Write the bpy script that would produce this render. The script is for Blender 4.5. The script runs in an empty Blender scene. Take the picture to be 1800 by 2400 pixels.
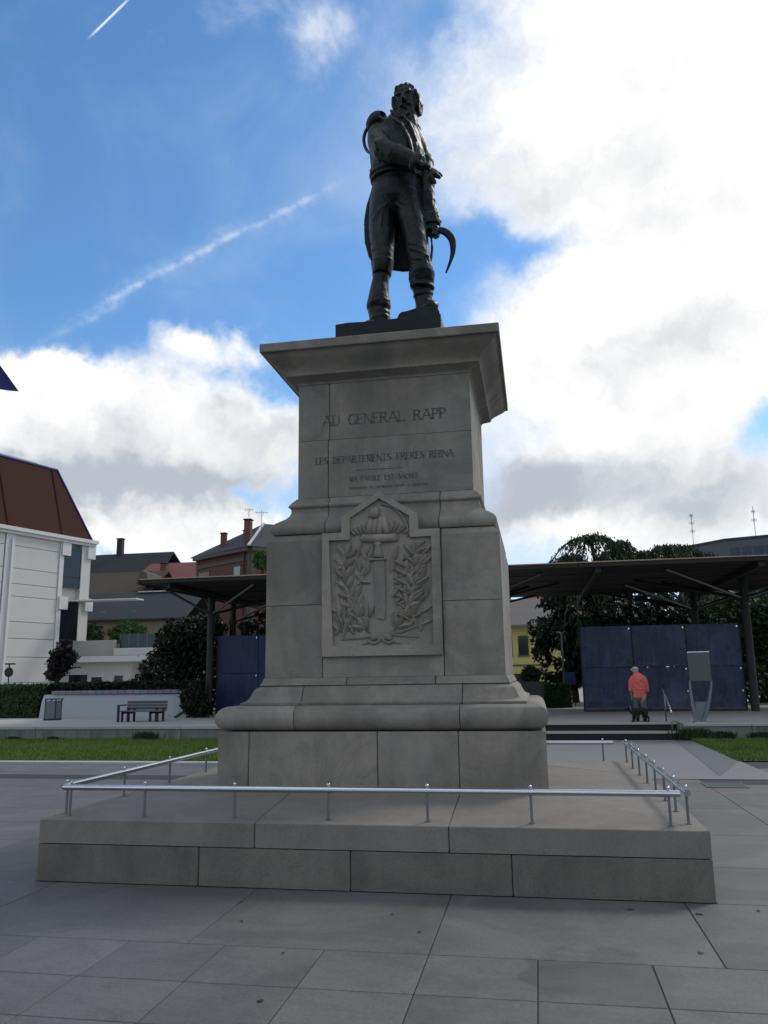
import bpy, bmesh, math, random
from mathutils import Vector, Matrix, noise
R = math.radians
sc = bpy.context.scene
COL = sc.collection
random.seed(7)

# ------------------------------------------------------------------ camera
cd = bpy.data.cameras.new('camera')
cam = bpy.data.objects.new('camera', cd)
COL.objects.link(cam)
sc.camera = cam
cd.sensor_fit = 'HORIZONTAL'
cd.sensor_width = 36.0
cd.lens = 37.673
cd.clip_start = 0.1
cd.clip_end = 2000
YAW, PITCH, ROLL = R(-10.4116), R(11.4675), R(-0.8736)
fw = Vector((math.sin(YAW)*math.cos(PITCH), math.cos(YAW)*math.cos(PITCH), math.sin(PITCH)))
rt = Vector((math.cos(YAW), -math.sin(YAW), 0))
up = rt.cross(fw)
r2 = rt*math.cos(ROLL) + up*math.sin(ROLL)
u2 = up*math.cos(ROLL) - rt*math.sin(ROLL)
cm = Matrix((r2, u2, -fw)).transposed().to_4x4()
cm.translation = (1.4755, -9.007, 1.6)
cam.matrix_world = cm

# ------------------------------------------------------------------ light and sky
SUN_AZ, SUN_EL = R(46.0), R(44.0)
sd = bpy.data.lights.new('sun', 'SUN')
sd.energy = 1.75
sd.angle = R(14.0)
sd.color = (1.0, 0.96, 0.9)
sun = bpy.data.objects.new('sun', sd)
COL.objects.link(sun)
sdir = Vector((math.sin(SUN_AZ)*math.cos(SUN_EL), math.cos(SUN_AZ)*math.cos(SUN_EL), math.sin(SUN_EL)))
sun.rotation_euler = sdir.to_track_quat('Z', 'Y').to_euler()
sun.location = sdir*60

sc.view_settings.view_transform = 'Standard'
sc.view_settings.look = 'None'
sc.view_settings.exposure = 0.0
sc.view_settings.gamma = 1.0
sc.view_settings.use_curve_mapping = False
sc.cycles.use_denoising = True
sc.cycles.max_bounces = 6
sc.cycles.diffuse_bounces = 3
sc.cycles.glossy_bounces = 3
sc.cycles.transmission_bounces = 4
sc.cycles.transparent_max_bounces = 12

world = bpy.data.worlds.new('World')
sc.world = world
world.cycles.sampling_method = 'MANUAL'
world.cycles.sample_map_resolution = 512
world.use_nodes = True
nt = world.node_tree
nt.nodes.clear()

class G:
    """small helper to write node maths"""
    def __init__(s, tree): s.t = tree
    def n(s, typ, **kw):
        nd = s.t.nodes.new(typ)
        for k, v in kw.items(): setattr(nd, k, v)
        return nd
    def put(s, sock, v):
        if hasattr(v, 'is_output') or isinstance(v, bpy.types.NodeSocket): s.t.links.new(v, sock)
        else: sock.default_value = v
    def m(s, op, a, b=0.0, c=0.0, clamp=False):
        nd = s.n('ShaderNodeMath', operation=op, use_clamp=clamp)
        s.put(nd.inputs[0], a); s.put(nd.inputs[1], b); s.put(nd.inputs[2], c)
        return nd.outputs[0]
    def add(s, a, b): return s.m('ADD', a, b)
    def sub(s, a, b): return s.m('SUBTRACT', a, b)
    def mul(s, a, b): return s.m('MULTIPLY', a, b)
    def vm(s, op, a, b=(0, 0, 0), sc_=None):
        nd = s.n('ShaderNodeVectorMath', operation=op)
        s.put(nd.inputs[0], a); s.put(nd.inputs[1], b)
        if sc_ is not None: s.put(nd.inputs['Scale'], sc_)
        return nd.outputs['Value'] if op in ('DOT_PRODUCT', 'LENGTH', 'DISTANCE') else nd.outputs[0]
    def noise(s, vec, scale, detail=6, rough=0.55, dist=0.0, col=False):
        nd = s.n('ShaderNodeTexNoise')
        s.put(nd.inputs['Vector'], vec); s.put(nd.inputs['Scale'], scale)
        nd.inputs['Detail'].default_value = detail; nd.inputs['Roughness'].default_value = rough
        nd.inputs['Distortion'].default_value = dist
        return nd.outputs['Color'] if col else nd.outputs['Fac']
    def smooth(s, v, a, b, lo=0.0, hi=1.0):
        nd = s.n('ShaderNodeMapRange', interpolation_type='SMOOTHSTEP')
        s.put(nd.inputs['Value'], v)
        nd.inputs['From Min'].default_value = a; nd.inputs['From Max'].default_value = b
        nd.inputs['To Min'].default_value = lo; nd.inputs['To Max'].default_value = hi
        return nd.outputs['Result']
    def mix(s, f, a, b, blend='MIX'):
        nd = s.n('ShaderNodeMix', data_type='RGBA', blend_type=blend)
        s.put(nd.inputs[0], f)
        for k, v in ((6, a), (7, b)):
            if isinstance(v, (tuple, list)): v = tuple(v) + ((1.0,) if len(v) == 3 else ())
            s.put(nd.inputs[k], v)
        return nd.outputs[2]

g = G(nt)
sky = g.n('ShaderNodeTexSky', sky_type='NISHITA')
sky.sun_disc = False
sky.sun_elevation = SUN_EL
sky.sun_rotation = SUN_AZ
sky.air_density = 1.0
sky.dust_density = 0.25
sky.ozone_density = 2.0
sky.altitude = 200
D = g.n('ShaderNodeTexCoord').outputs['Generated']
# ragged edges: the direction is warped by noise before the cloud masses are looked up
wn = g.vm('SUBTRACT', g.noise(D, 5.0, 5, 0.6, col=True), (0.5, 0.5, 0.5))
W1 = g.vm('ADD', D, g.vm('SCALE', wn, sc_=0.16))
wn2 = g.vm('SUBTRACT', g.noise(D, 22.0, 5, 0.62, col=True), (0.5, 0.5, 0.5))
W1 = g.vm('ADD', W1, g.vm('SCALE', wn2, sc_=0.05))
sp = g.n('ShaderNodeSeparateXYZ'); nt.links.new(g.vm('NORMALIZE', W1), sp.inputs[0])
AZ = g.mul(g.m('ARCTAN2', sp.outputs[0], sp.outputs[1]), 180/math.pi)
EL = g.mul(g.m('ARCSINE', sp.outputs[2]), 180/math.pi)
def blob(a, e, ra, re, p=2.0):
    u = g.m('DIVIDE', g.sub(AZ, a), ra); v = g.m('DIVIDE', g.sub(EL, e), re)
    d = g.add(g.mul(u, u), g.mul(v, v))
    return g.m('EXPONENT', g.mul(d, -0.9))
def total(lst):
    acc = None
    for a, e, ra, re, w in lst:
        t = g.mul(blob(a, e, ra, re), w)
        acc = t if acc is None else g.add(acc, t)
    return acc
mass_r = total([(13.0, 35.0, 13.5, 11.0, 1.15), (0.0, 37.0, 10.5, 7.5, .40), (11.5, 17.5, 13.3, 9.2, 1.0), (0.8, 20.0, 5.5, 5.8, .65),
                (5.6, 10.7, 11.7, 3.5, .8), (24, 50, 18, 14, 1.0), (36, 24, 18, 14, .9),
                (1.2, 29.2, 5.0, 1.5, -.9), (16.5, 14.0, 2.6, 1.7, -1.2), (-5.5, 27.6, 4.0, 2.8, -.55), (-6.3, 42.3, 2.1, 1.6, -.3), (0.3, 25.3, 2.4, 1.3, -.35), (1.5, 17.5, 2.5, 1.0, -.3)])
mass_l = total([(-32, 15.7, 12.0, 4.2, 1.15), (-20.5, 15.6, 4.6, 2.6, .75), (-35.5, 19.6, 5.0, 1.9, .7), (-24, 10.4, 11, 2.0, .9), (-23.6, 21.7, 3.8, 1.4, .5), (-20.4, 23.2, 1.8, 1.2, .42),
                (-16.5, 42.2, 6.0, 4.2, .34), (-60, 16, 16, 6, 1.0), (-20.5, 12.4, 2.5, .8, -.35)])
mass = g.add(mass_r, mass_l)
fb = g.noise(D, 7.0, 9, 0.6, 0.3)
fb2 = g.noise(D, 2.2, 3, 0.5)
# broken cloud goes on round the rest of the sky
rest = g.mul(g.smooth(fb2, 0.41, 0.58), 0.70)
front = g.smooth(g.vm('DOT_PRODUCT', D, (-0.17, 0.90, 0.40)), 0.70, 0.82)
restd = g.mul(rest, g.sub(1.0, front))
wisp = g.noise(g.vm('MULTIPLY', W1, (1.0, 1.0, 1.6)), 13.0, 8, 0.66, 0.5)
dens = g.add(g.add(mass_l, restd), g.mul(g.sub(fb, 0.5), 1.25))
densr = g.add(mass_r, g.add(g.mul(g.sub(fb, 0.5), 0.9), g.mul(g.sub(wisp, 0.5), 0.8)))
al_l = g.smooth(dens, 0.18, 0.72)
al_r = g.smooth(densr, 0.12, 1.10)
alpha = g.m('MAXIMUM', al_l, al_r)
# grey undersides
grey = total([(2.9, 13.2, 8.0, 2.6, .80), (-1.5, 11.4, 5.0, 2.4, .5), (-30.0, 12.8, 13.0, 1.9, 1.15), (-18.8, 16.2, 4.0, 1.5, .40), (-31, 16.2, 5, 1.2, .30), (10, 21, 10, 1.8, .32), (13, 11, 6, 1.8, .45), (4, 33, 8, 2.2, .28), (12, 29, 8, 1.5, .25), (-22.5, 17.9, 1.8, .9, .35)])
fb3 = g.noise(W1, 8.0, 7, 0.6, 0.4)
gsh = g.smooth(g.add(grey, g.add(0.10, g.mul(g.sub(fb3, 0.5), 1.15))), 0.0, 1.05)
ccol = g.mix(gsh, (10.9, 10.8, 10.65), (4.9, 5.4, 6.0))
thin = g.mix(alpha, (7.6, 8.5, 9.7), ccol)
skyc = g.mix(1.0, sky.outputs[0], (1.03, 1.50, 1.76), 'MULTIPLY')
veil = g.m('MULTIPLY', g.smooth(g.add(mass_r, g.mul(g.sub(g.noise(D, 4.5, 7, 0.62, 0.8), 0.5), 1.1)), -0.10, 0.75), 0.45)
hz = g.mul(g.smooth(g.vm('DOT_PRODUCT', D, (0, 0, 1)), 0.0, 0.42, 1.0, 0.0), 0.5)
skyc = g.mix(hz, skyc, (6.0, 7.3, 8.8))
skyc = g.mix(veil, skyc, (7.2, 8.2, 9.6))
base = g.mix(alpha, skyc, thin)
def trail(n_, t_, half, width, amp, seed):
    wob = g.mul(g.sub(g.noise(g.vm('ADD', D, (seed, 0, 0)), 9.0, 4, 0.6), 0.5), width*2.5)
    d = g.m('ABSOLUTE', g.add(g.vm('DOT_PRODUCT', D, n_), wob))
    across = g.smooth(d, 0.0, width, 1.0, 0.0)
    al = g.m('ABSOLUTE', g.vm('DOT_PRODUCT', D, t_))
    along = g.smooth(al, half*0.25, half, 1.0, 0.0)
    ragged = g.mul(g.smooth(g.noise(D, 60.0, 5, 0.65), 0.30, 0.72, 0.15, 1.0), g.smooth(g.noise(D, 14.0, 3, 0.5), 0.36, 0.60, 0.35, 1.0))
    facing = g.smooth(g.vm('DOT_PRODUCT', D, (-0.38, 0.8, 0.48)), 0.6, 0.7)
    return g.mul(g.mul(g.mul(across, along), g.mul(ragged, facing)), amp)
t1 = trail((0.3111, 0.5881, -0.7466), (0.8792, 0.1201, 0.461), 0.235, 0.0060, 0.50, 0.0)
t1w = trail((0.3111, 0.5881, -0.7466), (0.8792, 0.1201, 0.461), 0.26, 0.020, 0.20, 0.0)
t1b = trail((0.3054, 0.5803, -0.755), (0.8118, 0.2558, 0.525), 0.08, 0.006, 0.35, 3.0)
al2 = g.smooth(g.m('ABSOLUTE', g.vm('DOT_PRODUCT', D, (0.8089, -0.1, 0.5794))), 0.015, 0.034, 1.0, 0.0)
t2 = g.mul(g.mul(g.smooth(g.m('ABSOLUTE', g.vm('DOT_PRODUCT', D, (0.4369, 0.7617, -0.4784))), 0.0003, 0.0017, 1.0, 0.0), al2),
           g.smooth(g.vm('DOT_PRODUCT', D, (-0.38, 0.66, 0.65)), 0.8, 0.9))
for tr in (t1w, t1, t1b, g.mul(t2, 0.75)):
    base = g.mix(tr, base, (9.5, 10.0, 10.8))
bg = g.n('ShaderNodeBackground')
nt.links.new(base, bg.inputs['Color'])
bg.inputs['Strength'].default_value = 0.1
wo = g.n('ShaderNodeOutputWorld')
nt.links.new(bg.outputs[0], wo.inputs['Surface'])

# ------------------------------------------------------------------ helpers
def mat(name, col, rough=0.8, metal=0.0, var=0.25, nscale=3.0, fine=60.0, bump=0.15, bdist=0.01, spec=0.4, obvar=0.12,
        streak=0.0, tint=None, tscale=1.2, tamt=0.0, speckle=0.0, trans=0.0, alpha=1.0, coords='Object', detail=8, coat=0.0, spots=0.0, brush=0.0, pits=0.0, blot=0.0, crust=0.0):
    m = bpy.data.materials.new(name)
    m.use_nodes = True
    t = m.node_tree
    t.nodes.clear()
    h = G(t)
    out = h.n('ShaderNodeOutputMaterial')
    b = h.n('ShaderNodeBsdfPrincipled')
    t.links.new(b.outputs[0], out.inputs[0])
    co = h.n('ShaderNodeTexCoord').outputs[coords]
    oi = h.n('ShaderNodeObjectInfo')
    off = h.vm('ADD', co, h.vm('SCALE', (37.0, 17.0, 53.0), sc_=oi.outputs['Random']))
    f1 = h.noise(off, nscale, detail, 0.6)
    f2 = h.noise(off, fine, 4, 0.65)
    val = h.add(1.0 - var*0.62, h.mul(f1, var*1.24))
    val = h.mul(val, h.add(1.0 - var*0.3, h.mul(f2, var*0.6)))
    if speckle:
        vo = h.n('ShaderNodeTexVoronoi'); t.links.new(off, vo.inputs['Vector']); vo.inputs['Scale'].default_value = fine*2.2
        sx = h.n('ShaderNodeSeparateXYZ'); t.links.new(vo.outputs['Color'], sx.inputs[0])
        val = h.mul(val, h.add(1.0 - speckle*0.5, h.mul(sx.outputs[0], speckle)))
    if obvar:
        val = h.mul(val, h.add(1.0 - obvar*0.5, h.mul(oi.outputs['Random'], obvar)))
    if streak:
        mp = h.n('ShaderNodeMapping'); t.links.new(off, mp.inputs[0]); mp.inputs['Scale'].default_value = (2.6, 2.6, 0.42)
        s1 = h.noise(mp.outputs[0], 2.0, 5, 0.6)
        val = h.mul(val, h.smooth(s1, 0.30, 0.62, 1.0 - streak, 1.0 + streak*0.15))
    if brush:
        mp = h.n('ShaderNodeMapping'); t.links.new(off, mp.inputs[0]); mp.inputs['Scale'].default_value = (0.7, 11.0, 1.0)
        val = h.mul(val, h.add(1.0-brush*.5, h.mul(h.noise(mp.outputs[0], 3.0, 5, 0.7), brush)))
    if pits:
        vp = h.n('ShaderNodeTexVoronoi'); t.links.new(off, vp.inputs['Vector']); vp.inputs['Scale'].default_value = 38.0
        vp.inputs['Randomness'].default_value = 1.0
        pm = h.mul(h.smooth(vp.outputs['Distance'], .10, .22, 1.0, 0.0), h.smooth(h.noise(off, 2.1, 4, .6), .50, .62))
        val = h.mul(val, h.sub(1.0, h.mul(pm, pits)))
    if blot:        # pale lime bloom and dark crust in large uneven patches
        b1 = h.noise(off, 1.1, 7, .68, 1.2)
        val = h.mul(val, h.smooth(b1, .36, .64, 1.0-blot, 1.0+blot*.7))
    if spots:
        s2 = h.noise(off, 4.3, 6, 0.75, 0.6)
        val = h.mul(val, h.smooth(s2, 0.66, 0.74, 1.0, 1.0 - spots))
    c = h.mix(1.0, col, (1, 1, 1), 'MULTIPLY')
    if tint:
        f3 = h.noise(off, tscale, 5, 0.6)
        c = h.mix(h.mul(h.smooth(f3, 0.42, 0.66), tamt), c, tint)
    cmb = h.n('ShaderNodeCombineXYZ')
    for i in range(3): t.links.new(val, cmb.inputs[i])
    c = h.mix(1.0, c, cmb.outputs[0], 'MULTIPLY')
    t.links.new(c, b.inputs['Base Color'])
    h.put(b.inputs['Roughness'], h.m('ADD', rough - 0.06, h.mul(f1, 0.12), clamp=True))
    b.inputs['Metallic'].default_value = metal
    b.inputs['Specular IOR Level'].default_value = spec
    if trans: b.inputs['Transmission Weight'].default_value = trans
    if alpha < 1: b.inputs['Alpha'].default_value = alpha
    if coat: b.inputs['Coat Weight'].default_value = coat
    if bump:
        bp = h.n('ShaderNodeBump'); bp.inputs['Strength'].default_value = bump; bp.inputs['Distance'].default_value = bdist
        t.links.new(h.add(h.mul(f2, 0.6), f1), bp.inputs['Height'])
        t.links.new(bp.outputs[0], b.inputs['Normal'])
    m.diffuse_color = (*col, 1)
    return m

ORG = {}
def wloc(o):
    v = Vector((0, 0, 0))
    while o is not None:
        v = v + o.location; o = o.parent
    return v
def tag(o, label=None, cat=None, group=None, kind=None):
    if label: o['label'] = label
    if cat: o['category'] = cat
    if group: o['group'] = group
    if kind: o['kind'] = kind
    return o
def empty(name, loc, label=None, cat=None, group=None, kind=None):
    o = bpy.data.objects.new(name, None)
    COL.objects.link(o)
    o.location = loc
    o.empty_display_size = 0.2
    return tag(o, label, cat, group, kind)
def obj(name, vf, m, parent=None, loc=None, smooth=False, label=None, cat=None, group=None, kind=None):
    """vf = (verts in world coordinates, faces). The origin goes to loc, or to the parent's origin."""
    v, f = vf
    base = wloc(parent) if parent is not None else Vector((0, 0, 0))
    o_at = Vector(loc) if loc is not None else base
    me = bpy.data.meshes.new(name)
    me.from_pydata([(p[0]-o_at.x, p[1]-o_at.y, p[2]-o_at.z) for p in v], [], f)
    me.update()
    bm = bmesh.new(); bm.from_mesh(me)
    bmesh.ops.recalc_face_normals(bm, faces=bm.faces)
    bm.to_mesh(me); bm.free()
    if smooth:
        for p in me.polygons: p.use_smooth = True
    for mm in (m if isinstance(m, (list, tuple)) else [m]): me.materials.append(mm)
    o = bpy.data.objects.new(name, me)
    COL.objects.link(o)
    if parent is not None: o.parent = parent
    o.location = o_at - base
    return tag(o, label, cat, group, kind)
def smooth_by_angle(o, deg=40):
    me = o.data
    for p in me.polygons: p.use_smooth = True
    bm = bmesh.new(); bm.from_mesh(me)
    for e in bm.edges:
        if len(e.link_faces) == 2 and e.calc_face_angle(0) > R(deg): e.smooth = False
    bm.to_mesh(me); bm.free()
def copy_tree(o, parent=None):
    c = o.copy(); COL.objects.link(c); c.parent = parent
    for ch in list(o.children):
        copy_tree(ch, c)
    return c
def join(parts):
    V, F = [], []
    for v, f in parts:
        n = len(V); V += list(v); F += [tuple(i+n for i in q) for q in f]
    return V, F
def box(x0, x1, y0, y1, z0, z1):
    v = [(x, y, z) for x in (x0, x1) for y in (y0, y1) for z in (z0, z1)]
    return v, [(0, 1, 3, 2), (4, 6, 7, 5), (0, 4, 5, 1), (2, 3, 7, 6), (0, 2, 6, 4), (1, 5, 7, 3)]
def cbox(x0, x1, y0, y1, z0, z1, b=0.008):
    """box with chamfered edges"""
    bm = bmesh.new()
    v, f = box(x0, x1, y0, y1, z0, z1)
    vs = [bm.verts.new(p) for p in v]
    for q in f: bm.faces.new([vs[i] for i in q])
    bmesh.ops.bevel(bm, geom=bm.edges[:], offset=b, segments=1, affect='EDGES')
    bm.verts.index_update()
    r = [tuple(p.co) for p in bm.verts], [tuple(p.index for p in q.verts) for q in bm.faces]
    bm.free()
    return r
def xf(vf, mtx):
    v, f = vf
    return [tuple(mtx @ Vector(p)) for p in v], f
def tube(pts, rad, seg=8, flat=1.0, cap=True, upv=(0, 0, 1)):
    """tube along points; rad a number or a list; flat squashes the second axis"""
    P = [Vector(p) for p in pts]
    n = len(P)
    rr = rad if isinstance(rad, (list, tuple)) else [rad]*n
    V, F = [], []
    pu = None
    for i, p in enumerate(P):
        d = (P[min(i+1, n-1)] - P[max(i-1, 0)]).normalized()
        if pu is None:
            a = Vector(upv)
            if abs(a.dot(d)) > 0.95: a = Vector((1, 0, 0))
            pu = d.cross(a).normalized()
        pu = (pu - d*pu.dot(d)).normalized()
        w = d.cross(pu)
        for k in range(seg):
            t = 2*math.pi*k/seg
            q = p + pu*(math.cos(t)*rr[i]) + w*(math.sin(t)*rr[i]*flat)
            V.append(tuple(q))
    for i in range(n-1):
        for k in range(seg):
            a = i*seg+k; b = i*seg+(k+1) % seg
            F.append((a, b, b+seg, a+seg))
    if cap:
        F.append(tuple(range(seg))[::-1]); F.append(tuple((n-1)*seg+k for k in range(seg)))
    return V, F
def beam(a, b, w, h):
    """rectangular bar from a to b"""
    a, b = Vector(a), Vector(b)
    d = (b-a).normalized()
    s = d.cross(Vector((0, 0, 1)))
    if s.length < 0.01: s = Vector((1, 0, 0))
    s.normalize(); u = s.cross(d)
    V = []
    for p in (a, b):
        for x, y in ((-1, -1), (1, -1), (1, 1), (-1, 1)): V.append(tuple(p + s*(x*w/2) + u*(y*h/2)))
    return V, [(0, 1, 2, 3), (7, 6, 5, 4), (0, 4, 5, 1), (1, 5, 6, 2), (2, 6, 7, 3), (3, 7, 4, 0)]
def loft(secs, seg=20):
    """closed loft through horizontal ellipses (cx, cy, z, rx, ry[, power])"""
    V, F = [], []
    for s in secs:
        cx, cy, z, rx, ry = s[:5]; pw = s[5] if len(s) > 5 else 1.0
        for k in range(seg):
            t = 2*math.pi*k/seg
            c, n_ = math.cos(t), math.sin(t)
            c = math.copysign(abs(c)**pw, c); n_ = math.copysign(abs(n_)**pw, n_)
            V.append((cx+rx*c, cy+ry*n_, z))
    for i in range(len(secs)-1):
        for k in range(seg):
            a = i*seg+k; b = i*seg+(k+1) % seg
            F.append((a, b, b+seg, a+seg))
    F.append(tuple(range(seg))[::-1]); F.append(tuple((len(secs)-1)*seg+k for k in range(seg)))
    return V, F
def prism(poly, y0, y1):
    """extrude an (x, z) outline between two y values"""
    n = len(poly)
    V = [(x, y0, z) for x, z in poly] + [(x, y1, z) for x, z in poly]
    F = [tuple(range(n)), tuple(range(2*n-1, n-1, -1))] + [(i, (i+1) % n, (i+1) % n+n, i+n) for i in range(n)]
    return V, F
def ico(c, r, sub=2, sq=(1, 1, 1)):
    bm = bmesh.new(); bmesh.ops.create_icosphere(bm, subdivisions=sub, radius=1)
    bm.verts.index_update()
    v = [(c[0]+p.co.x*r*sq[0], c[1]+p.co.y*r*sq[1], c[2]+p.co.z*r*sq[2]) for p in bm.verts]
    f = [tuple(p.index for p in q.verts) for q in bm.faces]
    bm.free(); return v, f

# moulded stone courses: a profile swept along a stretch of a rectangle's outline
def sweep(prof, hx, hy, yc, path, inner, ch=0.007):
    """prof [(outward offset, z)] bottom to top; path: [(side, t), ...] start, corners 'c0'.., end.
    sides: 0 front (-y, t = x), 1 right (+x, t = y), 2 back (+y, t = x), 3 left (-x, t = y)"""
    def pos(st, o):
        if isinstance(st, str):
            k = int(st[1])      # c0 front-right, c1 back-right, c2 back-left, c3 front-left
            sx, sy = ((1, -1), (1, 1), (-1, 1), (-1, -1))[k]
            return (sx*(hx+o), yc+sy*(hy+o))
        s, t = st
        return ((t, yc-hy-o), (hx+o, yc+t), (t, yc+hy+o), (-hx-o, yc+t))[s]
    ring = list(prof) + [(-inner, prof[-1][1]), (-inner, prof[0][1])]
    n = len(ring); np_ = len(prof)
    def cutin(k):     # chamfered profile for the ends
        o, z = ring[k]
        if k >= np_: return (o, z)
        return (o-ch, z + (ch if k == 0 else -ch if k == np_-1 else 0))
    stations = []
    def shift(st, nx, d):
        a = Vector(pos(st, 0)); b = Vector(pos(nx, 0))
        v = (b-a).normalized()
        s, t = st
        return (s, t + (v.x if s in (0, 2) else v.y)*d)
    p0, p1 = path[0], path[-1]
    stations.append((shift(p0, path[1], 0.003), True))
    stations.append((shift(p0, path[1], 0.003+ch), False))
    for c in path[1:-1]: stations.append((c, False))
    stations.append((shift(p1, path[-2], 0.003+ch), False))
    stations.append((shift(p1, path[-2], 0.003), True))
    V, F = [], []
    for st, cut in stations:
        for k in range(n):
            o, z = cutin(k) if cut else ring[k]
            x, y = pos(st, o)
            V.append((x, y, z))
    for i in range(len(stations)-1):
        for k in range(n):
            a = i*n+k; b = i*n+(k+1) % n
            F.append((a, b, b+n, a+n))
    F.append(tuple(range(n))); F.append(tuple((len(stations)-1)*n+k for k in range(n))[::-1])
    return V, F
def course(name, prof, hx, hy, yc, fb, sb, m, parent, inner=0.30, smooth=0, bb=None):
    """a ring of blocks; fb = joint x positions on front (and back), sb = joint y positions on the sides"""
    stops = [(0, t) for t in sorted(fb)] + ['c0'] + [(1, t) for t in sorted(sb)] + ['c1'] + \
            [(2, t) for t in sorted(bb if bb is not None else fb, reverse=True)] + ['c2'] + [(3, t) for t in sorted(sb, reverse=True)] + ['c3']
    k0 = next(i for i, s in enumerate(stops) if not isinstance(s, str))
    stops = stops[k0:] + stops[:k0]
    res, cur = [], [stops[0]]
    for s in stops[1:] + [stops[0]]:
        cur.append(s)
        if not isinstance(s, str):
            o = obj(name, sweep(prof, hx, hy, yc, cur, inner), m, parent)
            if smooth: smooth_by_angle(o, smooth)
            res.append(o); cur = [s]
    return res

# ------------------------------------------------------------------ materials
M = {}
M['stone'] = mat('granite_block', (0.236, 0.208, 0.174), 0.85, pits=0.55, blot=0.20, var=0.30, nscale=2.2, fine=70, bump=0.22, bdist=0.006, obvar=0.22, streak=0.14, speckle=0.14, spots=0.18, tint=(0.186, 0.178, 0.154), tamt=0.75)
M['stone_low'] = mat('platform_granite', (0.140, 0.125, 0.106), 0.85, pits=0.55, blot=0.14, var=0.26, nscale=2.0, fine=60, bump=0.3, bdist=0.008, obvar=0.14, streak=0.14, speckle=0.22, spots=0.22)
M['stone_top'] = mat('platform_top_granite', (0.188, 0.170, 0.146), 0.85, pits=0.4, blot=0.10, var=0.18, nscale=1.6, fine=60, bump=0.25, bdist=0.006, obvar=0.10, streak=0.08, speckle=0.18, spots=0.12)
M['mortar'] = mat('mortar', (0.045, 0.043, 0.04), 0.95, var=0.3)
M['letter'] = mat('engraved_letter', (0.105, 0.100, 0.090), 0.95, var=0.3)
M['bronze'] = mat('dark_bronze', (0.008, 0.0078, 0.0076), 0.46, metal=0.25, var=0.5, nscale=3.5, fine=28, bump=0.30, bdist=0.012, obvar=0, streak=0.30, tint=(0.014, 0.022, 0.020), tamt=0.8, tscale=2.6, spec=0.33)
M['steel'] = mat('brushed_steel', (0.55, 0.56, 0.58), 0.20, metal=1.0, var=0.12, fine=90, bump=0.03, obvar=0)
M['steel_dark'] = mat('stained_steel_post', (0.20, 0.205, 0.215), 0.42, metal=0.9, var=0.2, fine=90, bump=0.03, obvar=0)
M['paving'] = mat('plaza_slab', (0.106, 0.102, 0.096), 0.66, var=0.36, brush=0.30, pits=0.30, blot=0.16, nscale=1.4, fine=45, bump=0.18, bdist=0.004, obvar=0.16, speckle=0.25, spots=0.34, tint=(0.110, 0.106, 0.098), tamt=0.6, tscale=0.8)
M['paving_joint'] = mat('plaza_bed', (0.035, 0.035, 0.036), 0.9, var=0.25)

def damp(m, c, rx, ry, k):
    t = m.node_tree; h = G(t)
    b = next(n_ for n_ in t.nodes if n_.type == 'BSDF_PRINCIPLED')
    pos = h.n('ShaderNodeNewGeometry').outputs['Position']
    d = h.vm('MULTIPLY', h.vm('SUBTRACT', pos, (c[0], c[1], 0)), (1/rx, 1/ry, 0))
    f = h.add(h.vm('LENGTH', d), h.mul(h.sub(h.noise(pos, 2.6, 5, .6), .5), 1.7))
    w = h.smooth(f, .75, .95, 1.0, 0.0)
    src = b.inputs['Base Color'].links[0].from_socket
    t.links.new(h.mix(w, src, h.mix(1.0, src, (k, k, k*1.04), 'MULTIPLY')), b.inputs['Base Color'])
    rs_ = b.inputs['Roughness'].links[0].from_socket
    t.links.new(h.m('SUBTRACT', rs_, h.mul(w, .2)), b.inputs['Roughness'])
damp(M['paving'], (1.75, -4.15), .48, .42, .76)
# ------------------------------------------------------------------ the stone monument
ped = empty('stone_pedestal', (0, 0, 0), 'grey granite pedestal on a wide stepped platform, inscribed and carved with a relief', 'pedestal')
PX, PY, PC = 2.627, 2.347, -0.28
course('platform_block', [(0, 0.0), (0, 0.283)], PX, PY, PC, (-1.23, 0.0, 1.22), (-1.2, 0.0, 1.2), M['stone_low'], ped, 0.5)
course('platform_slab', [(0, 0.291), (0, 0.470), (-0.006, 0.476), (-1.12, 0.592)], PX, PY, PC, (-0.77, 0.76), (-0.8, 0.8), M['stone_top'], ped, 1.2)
obj('platform_core', box(-2.60, 2.60, PC-PY+0.03, PC+PY-0.03, 0.002, 0.40), M['mortar'], ped)
HYX = 0.024      # the pedestal is a touch deeper than wide
P = 1.524
course('plinth_block', [(0, 0.560), (0, 1.086), (-0.006, 1.093)], P, P+HYX, 0, (-1.22, 0.01, 0.75), (-0.7, 0.8), M['stone'], ped, 0.4, bb=(-0.75, 0.75))
tor = [(-0.11, 1.100)]
for k in range(0, 13):
    a = -math.pi/2 + math.pi*k/12
    tor.append((-0.085 + 0.115*math.cos(a), 1.213 + 0.113*math.sin(a)))
tor.append((-0.20, 1.327))
course('torus_block', tor, P, P+HYX, 0, (-0.78, 0.77), (-0.7, 0.75), M['stone'], ped, 0.5, smooth=35)
og = [(-0.155, 1.330), (-0.150, 1.350), (-0.172, 1.357), (-0.200, 1.370), (-0.222, 1.392), (-0.238, 1.425), (-0.252, 1.462), (-0.275, 1.490), (-0.312, 1.505), (-0.318, 1.512)]
course('ogee_block', og, P, P+HYX, 0, (-0.77, 0.78), (-0.6, 0.65), M['stone'], ped, 0.5, smooth=35)
L = 1.184
course('base_fillet', [(0.042, 1.514), (0.030, 1.535), (0.012, 1.575), (0.004, 1.584)], L, L+HYX, 0, (-0.35, 0.52), (0.0,), M['stone'], ped, 0.3)
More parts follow.
